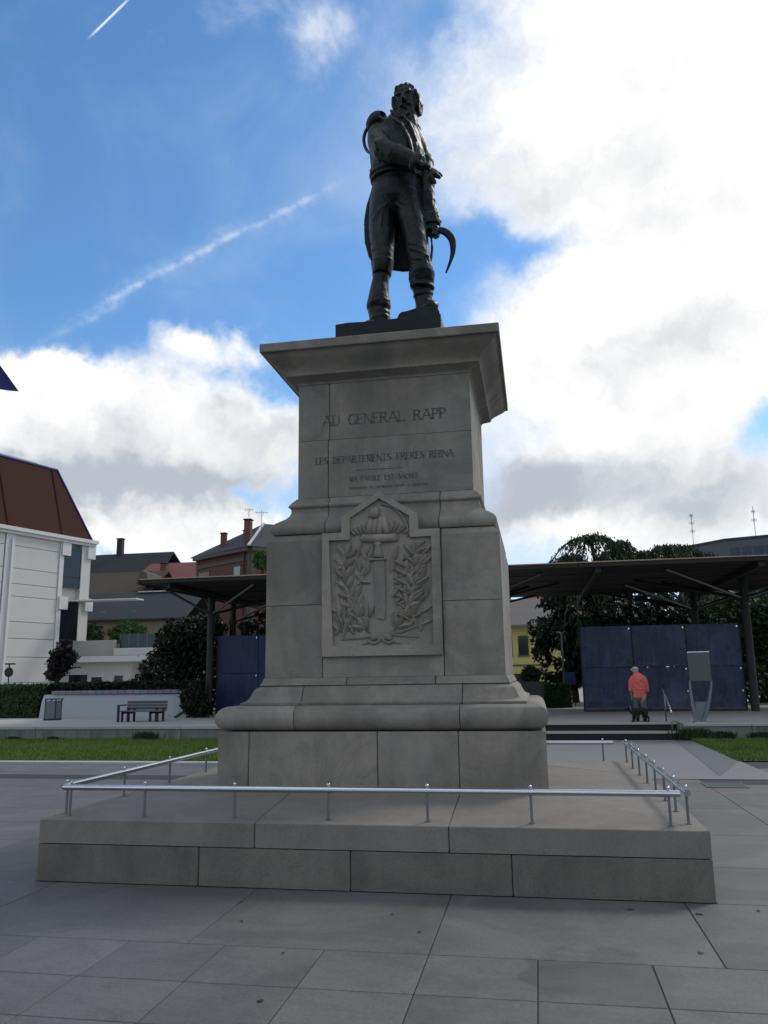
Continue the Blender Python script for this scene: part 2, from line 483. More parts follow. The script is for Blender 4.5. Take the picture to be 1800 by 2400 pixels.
# lower die: corner blocks of two heights beside the carved panel
course('die_block', [(0, 1.586), (0, 2.296)], L, L+HYX, 0, (-0.595, 0.605), (-0.4, 0.4), M['stone'], ped, 0.4)
course('die_block', [(0, 2.302), (0, 2.955), (-0.05, 3.012), (-0.055, 3.020)], L, L+HYX, 0, (-0.595, 0.605), (-0.3, 0.5), M['stone'], ped, 0.4)
cap = [(-0.075, 3.024), (-0.045, 3.032), (-0.026, 3.055), (-0.020, 3.085), (-0.030, 3.118), (-0.062, 3.155), (-0.105, 3.185), (-0.150, 3.215), (-0.182, 3.250), (-0.198, 3.290), (-0.195, 3.325), (-0.176, 3.338), (-0.170, 3.352), (-0.200, 3.395), (-0.238, 3.438), (-0.246, 3.444)]
course('cap_block', cap, L, L+HYX, 0, (-0.58, 0.59), (-0.4, 0.4), M['stone'], ped, 0.5, smooth=30)
U = 0.931
course('upper_block', [(0, 3.449), (0, 4.078)], U, U+HYX, 0, (-0.60,), (0.25,), M['stone'], ped, 0.4)
course('upper_block', [(0, 4.082), (0, 4.712)], U, U+HYX, 0, (-0.585,), (-0.2,), M['stone'], ped, 0.4)
kor = [(0.004, 4.716), (0.010, 4.735), (0.030, 4.752), (0.062, 4.766), (0.095, 4.782), (0.115, 4.790), (0.119, 4.806), (0.135, 4.836), (0.165, 4.868), (0.205, 4.900), (0.250, 4.935), (0.285, 4.965), (0.305, 4.990), (0.318, 4.996)]
course('cornice_block', kor, U, U+HYX, 0, (), (0.4,), M['stone'], ped, 0.5, smooth=30)
obj('cornice_slab', cbox(-1.272, 1.272, -1.296, 1.296, 4.999, 5.099, 0.008), M['stone'], ped)
obj('pedestal_core', join([box(-1.42, 1.42, -1.44, 1.44, 0.5, 1.32), box(-1.172, 1.172, -1.194, 1.194, 1.3, 2.95), box(-0.915, 0.915, -0.94, 0.94, 2.9, 4.95)]), M['mortar'], ped)

# inscription, cut as strokes of roman capitals
STROKE = {
 'A': [((0, 0), (.45, 1), 1), ((.45, 1), (.9, 0), 2), ((.18, .36), (.7, .36), 1)],
 'U': [((.1, 1), (.1, .3), 2), ((.1, .3), (.25, .03), 2), ((.25, .03), (.55, .03), 1), ((.55, .03), (.7, .3), 1), ((.7, .3), (.7, 1), 1)],
 'G': [((.75, .82), (.5, 1), 1), ((.5, 1), (.2, .9), 2), ((.2, .9), (.06, .5), 2), ((.06, .5), (.2, .1), 2), ((.2, .1), (.5, 0), 1), ((.5, 0), (.76, .12), 1), ((.76, .12), (.76, .42), 2)],
 'E': [((.1, 0), (.1, 1), 2), ((.1, .98), (.62, .98), 1), ((.1, .52), (.5, .52), 1), ((.1, .02), (.65, .02), 1)],
 'N': [((.1, 0), (.1, 1), 1), ((.1, 1), (.75, 0), 2), ((.75, 0), (.75, 1), 1)],
 'R': [((.1, 0), (.1, 1), 2), ((.1, .98), (.5, .95), 1), ((.5, .95), (.62, .75), 2), ((.62, .75), (.48, .52), 1), ((.48, .52), (.1, .5), 1), ((.35, .5), (.76, 0), 2)],
 'L': [((.1, 0), (.1, 1), 2), ((.1, .02), (.62, .02), 1), ((.62, .02), (.65, .18), 1)],
 'P': [((.1, 0), (.1, 1), 2), ((.1, .98), (.5, .95), 1), ((.5, .95), (.62, .74), 2), ((.62, .74), (.48, .5), 1), ((.48, .5), (.1, .47), 1)],
 'S': [((.6, .85), (.4, 1), 1), ((.4, 1), (.15, .88), 1), ((.15, .88), (.15, .65), 2), ((.15, .65), (.6, .38), 2), ((.6, .38), (.6, .14), 2), ((.6, .14), (.4, 0), 1), ((.4, 0), (.1, .12), 1)],
 'D': [((.1, 0), (.1, 1), 2), ((.1, .98), (.45, .95), 1), ((.45, .95), (.72, .6), 2), ((.72, .6), (.72, .4), 2), ((.72, .4), (.45, .05), 2), ((.45, .05), (.1, .02), 1)],
 'T': [((.4, 0), (.4, 1), 2), ((.05, .98), (.75, .98), 1)],
 'M': [((.08, 0), (.14, 1), 1), ((.14, 1), (.45, .1), 2), ((.45, .1), (.76, 1), 1), ((.76, 1), (.84, 0), 2)],
 'I': [((.2, 0), (.2, 1), 2)],
 'B': [((.1, 0), (.1, 1), 2), ((.1, .98), (.48, .93), 1), ((.48, .93), (.48, .58), 2), ((.48, .55), (.1, .52), 1), ((.48, .52), (.6, .28), 2), ((.6, .28), (.45, .03), 2), ((.45, .03), (.1, .02), 1)],
 'O': [((.42, 1), (.1, .75), 2), ((.1, .75), (.1, .25), 2), ((.1, .25), (.42, 0), 2), ((.42, 0), (.74, .25), 2), ((.74, .25), (.74, .75), 2), ((.74, .75), (.42, 1), 2)],
 'C': [((.72, .82), (.45, 1), 1), ((.45, 1), (.12, .75), 2), ((.12, .75), (.12, .25), 2), ((.12, .25), (.45, 0), 2), ((.45, 0), (.74, .16), 1)],
 'F': [((.1, 0), (.1, 1), 2), ((.1, .98), (.62, .98), 1), ((.1, .52), (.5, .52), 1)],
 'H': [((.1, 0), (.1, 1), 2), ((.68, 0), (.68, 1), 2), ((.1, .5), (.68, .5), 1)],
}
WID = {'A': .95, 'U': .82, 'M': .95, 'I': .42, 'E': .74, 'L': .72, 'P': .72, 'S': .74, 'F': .72}
def inscribe(text, x0, x1, z0, h, wt):
    adv = [WID.get(c, .86) if c != ' ' else .8 for c in text]
    tot = sum(adv)
    k = (x1-x0)/tot
    x = x0
    parts = []
    for c, a in zip(text, adv):
        if c != ' ':
            for p, q, w in STROKE[c]:
                A = Vector((x+p[0]*k*1.0, -U-HYX-0.002, z0+p[1]*h)); B = Vector((x+q[0]*k*1.0, -U-HYX-0.002, z0+q[1]*h))
                d = (B-A).normalized(); s = Vector((-d.z, 0, d.x))*(wt*(1.0 if w == 2 else 0.5))
                A = A-d*wt*0.25; B = B+d*wt*0.25
                v = [tuple(A+s), tuple(A-s), tuple(B-s), tuple(B+s)]
                v += [(px, py+0.006, pz) for px, py, pz in v]
                parts.append((v, [(0, 1, 2, 3), (7, 6, 5, 4), (0, 4, 5, 1), (1, 5, 6, 2), (2, 6, 7, 3), (3, 7, 4, 0)]))
            if wt > 0.006:
                for p, q, w in STROKE[c]:       # serifs on free stems
                    for e in (p, q):
                        if e[1] in (0, 1) and abs(p[0]-q[0]) < 0.5 and w == 2:
                            cx, cz = x+e[0]*k, z0+e[1]*h
                            parts.append(box(cx-wt*2.1, cx+wt*2.1, -U-HYX-0.0022, -U-HYX+0.004, cz-wt*0.35, cz+wt*0.35))
        x += a*k
    return join(parts)
adv_ = [WID.get(c, .86) if c != ' ' else .8 for c in 'AU GENERAL RAPP']
xx_ = -0.66; kk_ = 1.34/sum(adv_)
for c_, a_ in zip('AU GENERAL RAPP', adv_):
    if c_ != ' ': obj('letter', inscribe(c_, xx_, xx_+a_*kk_, 4.235, 0.112, 0.0105), M['letter'], ped, label='engraved capital letter ' + c_)
    xx_ += a_*kk_
obj('inscription', inscribe('LES DEPARTEMENTS FRERES RHINA', -0.74, 0.74, 3.815, 0.072, 0.0076), M['letter'], ped, label='smaller worn line of engraved capitals', kind='stuff')
obj('inscription_rule', box(-0.30, 0.20, -U-HYX-0.002, -U-HYX+0.004, 3.722, 3.730), M['letter'], ped)
obj('inscription', inscribe('MA PAROLE EST SACREE', -0.37, 0.37, 3.605, 0.054, 0.0056), M['letter'], ped, label='short worn line of engraved capitals under the rule', kind='stuff')
obj('inscription', inscribe('DISCOURS DU GENERAL RAPP A DANTSIC', -0.37, 0.47, 3.522, 0.024, 0.0028), M['letter'], ped, label='lowest and finest line of engraved capitals', kind='stuff')

# carved panel with gabled head
YF = -L-HYX
pan = obj('relief_panel', prism([(-0.592, 1.782), (0.602, 1.782), (0.602, 3.012), (0.39, 3.012), (0.39, 3.17), (0.0, 3.415), (-0.39, 3.17), (-0.39, 3.012), (-0.592, 3.012)], YF-0.012, YF+0.20), M['stone'], ped, label='carved stone panel with gabled head, sword and laurel')
def frame_ring(outer, inner, y0, y1):
    n = len(outer)
    V = [(x, y0, z) for x, z in outer]+[(x, y0, z) for x, z in inner]+[(x, y1, z) for x, z in outer]+[(x, y1, z) for x, z in inner]
    F = []
    for i in range(n):
        j = (i+1) % n
        F += [(i, j, n+j, n+i), (i, 2*n+i, 2*n+j, j), (n+i, n+j, 3*n+j, 3*n+i), (2*n+i, 3*n+i, 3*n+j, 2*n+j)]
    return V, F
OUT = [(-0.590, 1.785), (0.600, 1.785), (0.600, 3.010), (0.388, 3.010), (0.388, 3.168), (0.0, 3.412), (-0.388, 3.168), (-0.388, 3.010), (-0.590, 3.010)]
INN = [(-0.478, 1.882), (0.512, 1.882), (0.520, 2.935), (0.306, 2.935), (0.304, 3.150), (0.0, 3.342), (-0.302, 3.155), (-0.302, 2.935), (-0.520, 2.935)]
obj('panel_frame', frame_ring(OUT, INN, YF-0.050, YF-0.010), M['stone'], pan)
Y0 = YF-0.012
def lump(pts, rads, flat=0.6, seg=10):
    return tube([(x, Y0-0.004-r*0.15, z) for (x, z), r in zip(pts, rads)], rads, seg, flat, upv=(0, 1, 0))
# fluted cup, roll, grip and collar of the sword hilt
for k, (xa, xb) in enumerate(((-0.115, -0.075), (-0.06, -0.03), (0.0, 0.012), (0.075, 0.035))):
    obj('flute', lump([(xa, 2.985), ((xa+xb)/2, 3.07), (xb, 3.155)], [0.036, 0.034, 0.026], 0.9), M['stone'], pan, smooth=True)
obj('cup_top', lump([(-0.062, 3.15), (-0.045, 3.215), (-0.02, 3.245)], [0.055, 0.050, 0.034], 0.8), M['stone'], pan, smooth=True)
obj('cross_guard', lump([(-0.195, 2.948), (-0.17, 2.945), (0.0, 2.94), (0.15, 2.935), (0.185, 2.935)], [0.026, 0.042, 0.046, 0.042, 0.026], 0.95, 12), M['stone'], pan, smooth=True)
obj('grip', loft([(-0.02, Y0-0.01, 2.90, 0.038, 0.03), (-0.02, Y0-0.01, 2.872, 0.038, 0.03), (-0.02, Y0-0.01, 2.868, 0.030, 0.028), (-0.02, Y0-0.008, 2.80, 0.040, 0.03), (-0.02, Y0-0.006, 2.745, 0.060, 0.032)], 14), M['stone'], pan, smooth=True)
obj('collar', cbox(-0.115, 0.062, Y0-0.034, Y0+0.02, 2.715, 2.738, 0.006), M['stone'], pan)
obj('blade', prism([(-0.062, 2.715), (-0.058, 2.20), (-0.05, 2.155), (0.03, 2.13), (0.05, 2.20), (0.045, 2.715)], Y0-0.018, Y0+0.01), M['stone'], pan)
obj('niche_arch', tube([(0.305*math.cos(a)-0.01, Y0-0.006, 2.935+0.34*math.sin(a)*1.05) for a in [R(2+10.2*i) for i in range(9)]], 0.016, 6), M['stone'], pan, smooth=True)
def leaf_vf(x, z, ang, ln, wd, lift=0.014):
    """a carved leaf: pointed, ridged along its middle"""
    V, F = [], []
    N = 5
    for i in range(N+1):
        t = i/N; w = wd*math.sin(math.pi*min(1, t*0.92+0.06))**0.8
        for s, yy in ((-1.0, -0.004), (-0.92, 0.013), (0, 1.5*lift*math.sin(math.pi*t)**0.6+0.012), (0.92, 0.013), (1.0, -0.004)):
            lx, lz = s*w, t*ln
            V.append((x+lx*math.cos(ang)-lz*math.sin(ang), Y0-yy, z+lx*math.sin(ang)+lz*math.cos(ang)))
    for i in range(N):
        for s in range(4):
            a = i*5+s; F.append((a, a+1, a+6, a+5))
    return V, F
rl = random.Random(3)
def branch(side):
    pts = []
    for i in range(9):
        t = i/8
        pts.append((side*(0.10+0.26*math.sin(t*1.9)), 1.98+0.80*t))
    obj('branch', tube([(x, Y0-0.006, z) for x, z in pts], 0.009, 6), M['stone'], pan, smooth=True)
    for i in range(1, 9):
        x, z = pts[i]
        dx = pts[i][0]-pts[i-1][0]; dz = pts[i][1]-pts[i-1][1]
        a0 = math.atan2(-dx, dz)
        for s in (-1, 0, 1):
            obj('laurel_leaf', leaf_vf(x, z-0.03, a0+s*R(42)+rl.uniform(-.12, .12), rl.uniform(.13, .17), rl.uniform(.026, .034), rl.uniform(.015, .024)), M['stone'], pan)
branch(1); branch(-1)
# crowded low relief between the branches: palm fronds on one side, folded colours on the other
for k in range(7):
    z = 2.12+k*0.085
    for s in (-1, 1):
        obj('palm_leaf', leaf_vf(0.285+rl.uniform(-.01, .01), z, -s*R(58)+rl.uniform(-.1, .1), rl.uniform(.15, .20), .020, .020), M['stone'], pan)
for k in range(46):
    x = rl.uniform(.09, .46); z = rl.uniform(1.98, 2.84)
    obj('palm_leaf', leaf_vf(x, z, rl.uniform(-1.3, .2), rl.uniform(.09, .17), rl.uniform(.016, .028), rl.uniform(.012, .02)), M['stone'], pan)
for k in range(9):
    x0 = -0.44+k*0.036
    obj('drapery_fold', lump([(x0, 2.42-rl.uniform(0, .1)), (x0+rl.uniform(-.02, .05), 2.25), (x0+rl.uniform(.0, .10), 2.02)], [.010, .020, .012], .8, 8), M['stone'], pan, smooth=True)
for k in range(40):
    x = rl.uniform(-.46, -.10); z = rl.uniform(1.96, 2.84)
    obj('palm_leaf', leaf_vf(x, z, rl.uniform(-.6, 1.6), rl.uniform(.09, .16), rl.uniform(.016, .028), rl.uniform(.012, .02)), M['stone'], pan)
for s in (-1, 1):
    for k in range(5):
        obj('palm_leaf', leaf_vf(s*(.10+.035*k), 2.97+.02*rl.random(), -s*R(20+8*k), .13-.012*k, .020, .014), M['stone'], pan)
for s in (-1, 1):       # crossed stems and the ribbon at the foot
    obj('stem', lump([(0.02, 1.995), (s*0.18, 2.005 if s > 0 else 1.965), (s*0.40, 2.075 if s > 0 else 1.945)], [0.012, 0.017, 0.007], 0.8), M['stone'], pan, smooth=True)
    obj('stem', lump([(0.0, 1.995), (s*0.2, 1.975), (s*0.37, 1.955)], [0.014, 0.012, 0.006], 0.8), M['stone'], pan, smooth=True)
    obj('ribbon', lump([(0.0, 1.985), (s*0.025, 1.925), (s*0.075, 1.902), (s*0.125, 1.925), (s*0.15, 1.905), (s*0.19, 1.90)], [0.014, 0.016, 0.018, 0.014, 0.010, 0.005], 0.8), M['stone'], pan, smooth=True)
    obj('ribbon_loop', lump([(0.0, 1.99), (s*0.06, 1.965), (s*0.11, 1.94)], [0.02, 0.034, 0.02], 0.5), M['stone'], pan, smooth=True)
obj('mask', join([ico((-0.405, Y0, 2.665), 0.062, 2, (1, .5, 1.15)), ico((-0.405, Y0-0.035, 2.65), 0.018, 1), ico((-0.43, Y0-0.025, 2.69), 0.014, 1), ico((-0.38, Y0-0.025, 2.69), 0.014, 1), ico((-0.40, Y0, 2.59), 0.045, 2, (1.1, .5, .7))]), M['stone'], pan, smooth=True)

# ------------------------------------------------------------------ low steel rails round the platform
def ztop(d): return 0.476 + max(0.0, d)*0.104
def rail(label, a, b, posts, inset=0.108):
    t = empty('low_rail', (a[0], a[1], 0.48), label, 'rail', 'low steel rails around the monument')
    ax, ay = a; bx, by = b
    z = 0.713
    d = Vector((bx-ax, by-ay, 0)).normalized()
    obj('rail_tube', tube([(ax, ay, z), (ax+d.x*0.001, ay+d.y*0.001, z), (bx, by, z)], 0.024, 14), M['steel'], t, smooth=False)
    smooth_by_angle(t.children[0], 40)
    for s in posts:
        x, y = ax+d.x*s, ay+d.y*s
        p = obj('post', tube([(x, y, ztop(inset)-0.02), (x, y, z-0.005)], 0.0105, 10), M['steel_dark'], t)
        smooth_by_angle(p, 40)
        obj('foot_plate', tube([(x, y, ztop(inset)-0.012), (x, y, ztop(inset)+0.006)], 0.022, 10), M['steel_dark'], p)
        obj('knob', join([tube([(x, y, z), (x, y, z+0.032)], 0.007, 8), ico((x, y, z+0.040), 0.0145, 2)]), M['steel'], p, smooth=True)
    return t
RX, RYF, RYB = 2.519, -2.519, 1.956
rail('polished steel rail along the front edge of the platform', (-2.50, RYF), (2.46, RYF), (0.07, 0.74, 1.52, 2.30, 3.09, 3.88, 4.88))
rail('thin steel rail along the left edge of the platform', (-RX, RYF+0.03), (-RX, RYB), (0.06, 1.05, 2.05, 3.05, 4.1))
rail('dark steel rail along the right edge of the platform', (RX, RYF+0.03), (RX, RYB), (0.06, 0.62, 1.18, 1.75, 2.35, 3.0, 3.65, 4.3))
rail('short steel rail along the rear edge of the platform', (-2.4, RYB+0.01), (2.38, RYB+0.01), (0.1, 1.0, 2.0, 3.0, 3.85, 4.65))

# ------------------------------------------------------------------ ground
M['asphalt'] = mat('ground_far', (0.10, 0.10, 0.10), 0.9, var=0.3, nscale=0.3, fine=5, obvar=0)
M['grass'] = mat('lawn_soil', (0.045, 0.075, 0.014), 0.95, var=0.5, nscale=1.2, fine=40, bump=0.4, bdist=0.02, obvar=0)
M['kerb'] = mat('pale_kerb', (0.33, 0.33, 0.335), 0.75, var=0.2, nscale=2, fine=50, bump=0.1)
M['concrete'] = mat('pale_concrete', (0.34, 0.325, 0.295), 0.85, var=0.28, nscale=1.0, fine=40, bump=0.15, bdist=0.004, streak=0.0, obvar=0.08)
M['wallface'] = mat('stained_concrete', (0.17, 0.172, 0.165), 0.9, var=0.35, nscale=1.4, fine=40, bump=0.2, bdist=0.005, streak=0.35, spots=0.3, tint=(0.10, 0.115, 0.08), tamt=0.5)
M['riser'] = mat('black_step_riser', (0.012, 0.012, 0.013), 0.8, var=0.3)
def sheet(x0, x1, y0, y1, z): return [(x0, y0, z), (x1, y0, z), (x1, y1, z), (x0, y1, z)], [(0, 1, 2, 3)]
obj('ground', sheet(-600, 600, -300, 900, -0.05), M['asphalt'], kind='structure')
plaza = obj('plaza', sheet(-40, 30, -30, 11.45, -0.006), M['paving_joint'], kind='structure')
# large slabs ring the platform; small slabs fill the rest
big_y = [-3.95, -2.64, -1.53, -0.12, 1.5, 2.9]
def slab(x0, x1, y0, y1, name='paving_slab', m=None):
    g_ = 0.0035
    return obj(name, cbox(x0+g_, x1-g_, y0+g_, y1-g_, -0.03, 0.0, 0.003), m or M['paving'], plaza)
bx = [-3.77, -2.42, -0.73, 0.77, 2.41, 3.77]
for i in range(5): slab(bx[i], bx[i+1], -3.95, -2.627-0.02)
for sx in (0, 1):
    xa, xb = ((-3.77, -2.63), (2.63, 3.77))[sx]
    for j in range(1, 5): slab(xa, xb, big_y[j] if j > 1 else -2.647, big_y[j+1])
for i in range(5): slab(bx[i], bx[i+1], 2.9, 4.2)
slab(-2.63, 2.63, 2.07, 2.9)
sx_ = [0.77+0.625*k for k in range(-14, 12)]
rows = [-3.95, -4.55, -5.08, -5.65, -6.2, -6.8]
def small(ix, y1, y0):
    return slab(sx_[ix], sx_[ix+1], y0, y1)
for r in range(len(rows)-1):
    for ix in range(len(sx_)-1): 
        if r < 3 and -3.6 < sx_[ix] < 3.9 or r >= 3 and -1.9 < sx_[ix] < 3.4: small(ix, rows[r], rows[r+1])
yy = [-3.95+0.95*k for k in range(0, 9)]
xr = [3.77, 5.2, 6.6, 8.0]
for j in range(8):
    for i in range(3): slab(xr[i], xr[i+1], yy[j], yy[j+1])
xl = [-3.77-1.45*k for k in range(0, 6)]
for j in range(8):
    for i in range(5): slab(xl[i+1], xl[i], yy[j], yy[j+1])
rest_slabs = []
for i in range(6):
    rest_slabs.append(cbox(-11.02-1.5*(i+1)+.003, -11.02-1.5*i-.003, -3.95, 5.7, -0.03, -0.001, 0.003))
for ix in range(20): 
    for y0, y1 in ((4.22, 5.0), (5.0, 5.7)):
        rest_slabs.append(cbox(-11+0.95*ix+.003, -11+0.95*(ix+1)-.003, y0+.003, y1-.003, -0.03, -0.001, 0.003))
obj('far_paving', join(rest_slabs), M['paving'], plaza, kind='stuff')
# service grate in the paving
gr = empty('ground_grate', (4.0, 3.56, 0.0), 'flat greenish steel grate set in the paving right of the monument', 'grate')
M['grate'] = mat('grate_steel', (0.085, 0.11, 0.105), 0.6, metal=0.3, var=0.2)
obj('grate_frame', frame_ring([(3.72, 3.3), (4.28, 3.3), (4.28, 3.82), (3.72, 3.82)], [(3.75, 3.33), (4.25, 3.33), (4.25, 3.79), (3.75, 3.79)], 0, 1), M['grate'], gr)
_m = gr.children[0].data
for v in _m.vertices:
    x, y, z = v.co + gr.location if False else v.co
    v.co = (v.co.x, v.co.z - gr.location.y + gr.location.z, 0.003 + 0.006*(1 - (v.co.y + gr.location.y)))
for k in range(12):
    obj('grate_bar', box(3.75, 4.25, 3.335+k*0.038, 3.335+k*0.038+0.027, 0.001, 0.007), M['grate'], gr)
# pale path to the steps, lawns, kerbs
obj('path', sheet(1.2, 4.95, 4.22, 11.44, 0.004), mat('pale_path', (0.165, 0.163, 0.160), 0.75, var=0.2, nscale=0.8, fine=30, obvar=0), kind='structure')
obj('path_edge', join([([(4.15, 4.6, .008), (4.84, 6.6, .008), (4.98, 11.44, .008), (4.55, 11.44, .008)], [(0, 1, 2, 3)])]), mat('path_border', (0.105, 0.108, 0.118), 0.75, var=0.2, obvar=0), kind='structure')
lawnL = obj('lawn', sheet(-40, 1.1, 5.98, 11.44, 0.012), M['grass'], kind='structure')
lawnR = obj('lawn', ([(4.90, 6.75, .012), (30, 6.75, .012), (30, 11.44, .012), (4.99, 11.44, .012)], [(0, 1, 2, 3)]), M['grass'], kind='structure')
for k in range(20):
    obj('kerb_stone', cbox(-40+2.05*k, -40+2.05*(k+1)-0.01, 5.74, 5.97, -0.02, 0.05, 0.008), M['kerb'], lawnL)
TZ, TY = 0.37, 11.46
ter = obj('terrace', join([sheet(-40, 30, TY+1.05, 60, TZ)]), M['concrete'], kind='structure')
xj = [-40, -33, -27, -21, -16.5, -12.0, -7.8, -4.0, 0.0]
for i in range(len(xj)-1):
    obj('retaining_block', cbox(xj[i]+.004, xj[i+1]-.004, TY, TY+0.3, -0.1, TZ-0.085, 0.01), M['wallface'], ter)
    obj('coping_slab', cbox(xj[i]+.004, xj[i+1]-.004, TY-0.03, TY+1.06, TZ-0.083, TZ+0.004, 0.01), M['concrete'], ter)
xj = [4.78, 6.3, 9.5, 13, 17, 22, 30]
for i in range(len(xj)-1):
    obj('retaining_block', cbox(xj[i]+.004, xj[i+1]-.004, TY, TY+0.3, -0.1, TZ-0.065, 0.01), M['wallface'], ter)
    obj('coping_slab', cbox(xj[i]+.004, xj[i+1]-.004, TY-0.02, TY+1.06, TZ-0.063, TZ+0.004, 0.01), M['concrete'], ter)
steps = empty('steps', (2.4, TY, 0), kind='structure')
for k in range(2):
    z0, z1 = TZ*k/2, TZ*(k+1)/2
    y = TY+0.02+0.42*k
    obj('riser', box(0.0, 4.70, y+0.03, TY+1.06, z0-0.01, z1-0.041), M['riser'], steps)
    obj('tread', cbox(-0.02, 4.72, y+0.012, TY+1.055, z1-0.040, z1+(0.003 if k == 1 else 0), 0.006), M['concrete'], steps)
obj('cheek_wall', cbox(4.72, 4.775, TY, TY+1.04, -0.05, TZ+0.02, 0.008), M['wallface'], steps)

# grass blades on the parts of the lawns in view
M['blade'] = mat('grass_blade', (0.088, 0.150, 0.018), 0.7, var=0.6, nscale=2.0, fine=30, bump=0, obvar=0)
def blades(x0, x1, y0, y1, n, seed, parent, skip=None):
    rr = random.Random(seed)
    V, F = [], []
    for k in range(n):
        x, y = rr.uniform(x0, x1), rr.uniform(y0, y1)
        if skip and skip(x, y): continue
        h = rr.uniform(.035, .085)*(1.0+.8*(noise.noise(Vector((x*.8, y*.8, seed))))); a = rr.uniform(0, 6.28); w = rr.uniform(.006, .012)
        c, s_ = math.cos(a)*w, math.sin(a)*w
        lx, ly = rr.gauss(0, .02), rr.gauss(0, .02)
        i0 = len(V)
        V += [(x-c, y-s_, .01), (x+c, y+s_, .01), (x+lx, y+ly, .01+h)]
        F.append((i0, i0+1, i0+2))
    obj('grass', (V, F), M['blade'], parent, kind='stuff')
blades(-13.5, -3.2, 5.99, 11.44, 60000, 1, lawnL)
blades(4.9, 10.5, 6.76, 11.44, 34000, 2, lawnR)
# weeds along the foot of the retaining wall
def weeds(x, y, z, r_, n, seed, label):
    rr = random.Random(seed)
    V, F = [], []
    for k in range(n):
        a = rr.uniform(0, 6.28); l_ = rr.uniform(.4, 1)*r_
        p = Vector((x+rr.gauss(0, r_*.5), y+rr.uniform(-.1, .02), z))
        d = Vector((math.cos(a)*.5, -abs(math.sin(a))*.4, 1)).normalized(); s_ = d.cross(Vector((rr.gauss(0, 1), 1, 0))).normalized()*rr.uniform(.01, .025)
        i0 = len(V)
        V += [tuple(p), tuple(p+d*l_*.5+s_), tuple(p+d*l_), tuple(p+d*l_*.5-s_)]; F.append((i0, i0+1, i0+2, i0+3))
    obj('weed_clump', (V, F), M['blade_dark'], None, (x, y, z), label=label, cat='weeds', group='weeds along the terrace wall')
M['blade_dark'] = mat('weed_leaf', (0.030, 0.050, 0.014), 0.7, var=0.5, bump=0, obvar=0)
weeds(-8.75, 11.43, 0.01, .27, 420, 5, 'dark weed clump under the bench, at the foot of the terrace wall')
weeds(4.95, 11.42, 0.01, .34, 420, 6, 'tall green weed at the corner beside the steps')
weeds(5.6, 11.42, 0.01, .24, 500, 7, 'dark grass tuft under the steel stele')
weeds(6.5, 11.42, 0.01, .22, 500, 8, 'dark grass tuft right of the stele, along the wall')
weeds(-12.6, 11.42, 0.01, .13, 420, 9, 'low weeds at the wall foot near the left edge')
weeds(-11.4, 11.42, 0.01, .13, 420, 10, 'low weeds at the wall foot under the litter bin')
# dead leaves blown on to the plaza
M['dead_leaf'] = mat('dead_leaf', (0.012, 0.011, 0.010), 0.8, var=0.4, obvar=0.3)
rl_ = random.Random(12)
for (x, y, s_, where) in ((2.46, -2.93, .05, 'at the right front corner of the platform, largest of them'), (2.02, -2.88, .035, 'close to the platform front, left of the corner one'), (2.86, -2.80, .032, 'right of the platform corner'),
                          (-.72, -3.05, .03, 'on a slab joint left of centre, near the platform'), (-.55, -3.48, .028, 'on the large slab left of centre'), (.42, -3.2, .022, 'in the middle of the large centre slab, tiny'),
                          (.66, -3.55, .03, 'by the joint right of the centre slab'), (-.08, -4.05, .028, 'just below the large slabs, left of centre'), (2.32, -3.72, .03, 'beyond the damp patch at the right'), (.02, -4.75, .035, 'nearest the camera, below centre')):
    V, F = [], []
    a = rl_.uniform(0, 6.28); n_ = 9
    for k in range(n_):
        t = 2*math.pi*k/n_; r_ = .72*s_*(.55+.45*rl_.random())
        px_, py_ = r_*math.cos(t), r_*.55*math.sin(t)
        V.append((x+px_*math.cos(a)-py_*math.sin(a), y+px_*math.sin(a)+py_*math.cos(a), .003+.005*abs(math.sin(t*1.5))))
    V.append((x, y, .006))
    for k in range(n_): F.append((k, (k+1) % n_, n_))
    obj('fallen_leaf', (V, F), M['dead_leaf'], None, (x, y, 0), label='dark dead leaf ' + where, cat='leaf', group='dead leaves on the paving')

# ------------------------------------------------------------------ bronze statue
def ell(c, r, rot=None, sub=3):
    v, f = ico((0, 0, 0), 1.0, sub, r)
    if rot is not None: v, f = xf((v, f), rot)
    return [(p[0]+c[0], p[1]+c[1], p[2]+c[2]) for p in v], f
def weld(name, parts, voxel, m, parent, smooth_it=4, disp=None, extra=None, label=None):
    """unite closed shells into one continuous skin"""
    v, f = join(parts)
    me = bpy.data.meshes.new('tmp'); me.from_pydata(v, [], f); me.update()
    o = bpy.data.objects.new('tmp', me); COL.objects.link(o)
    bm = bmesh.new(); bm.from_mesh(me); bmesh.ops.recalc_face_normals(bm, faces=bm.faces); bm.to_mesh(me); bm.free()
    rm = o.modifiers.new('r', 'REMESH'); rm.mode = 'VOXEL'; rm.voxel_size = voxel; rm.use_smooth_shade = True
    if smooth_it:
        s = o.modifiers.new('s', 'SMOOTH'); s.iterations = smooth_it; s.factor = 0.5
    dg = bpy.context.evaluated_depsgraph_get()
    nm = bpy.data.meshes.new_from_object(o.evaluated_get(dg))
    bpy.data.objects.remove(o)
    nm.name = name
    base = wloc(parent)
    if disp:
        nm.update()
        nor = [vv.normal.copy() for vv in nm.vertices]
        for vv, n_ in zip(nm.vertices, nor):
            vv.co = vv.co + n_*disp(vv.co)
    for vv in nm.vertices: vv.co = vv.co - base
    for p in nm.polygons: p.use_smooth = True
    nm.materials.clear(); nm.materials.append(m)
    ob = bpy.data.objects.new(name, nm); COL.objects.link(ob); ob.parent = parent
    return tag(ob, label)

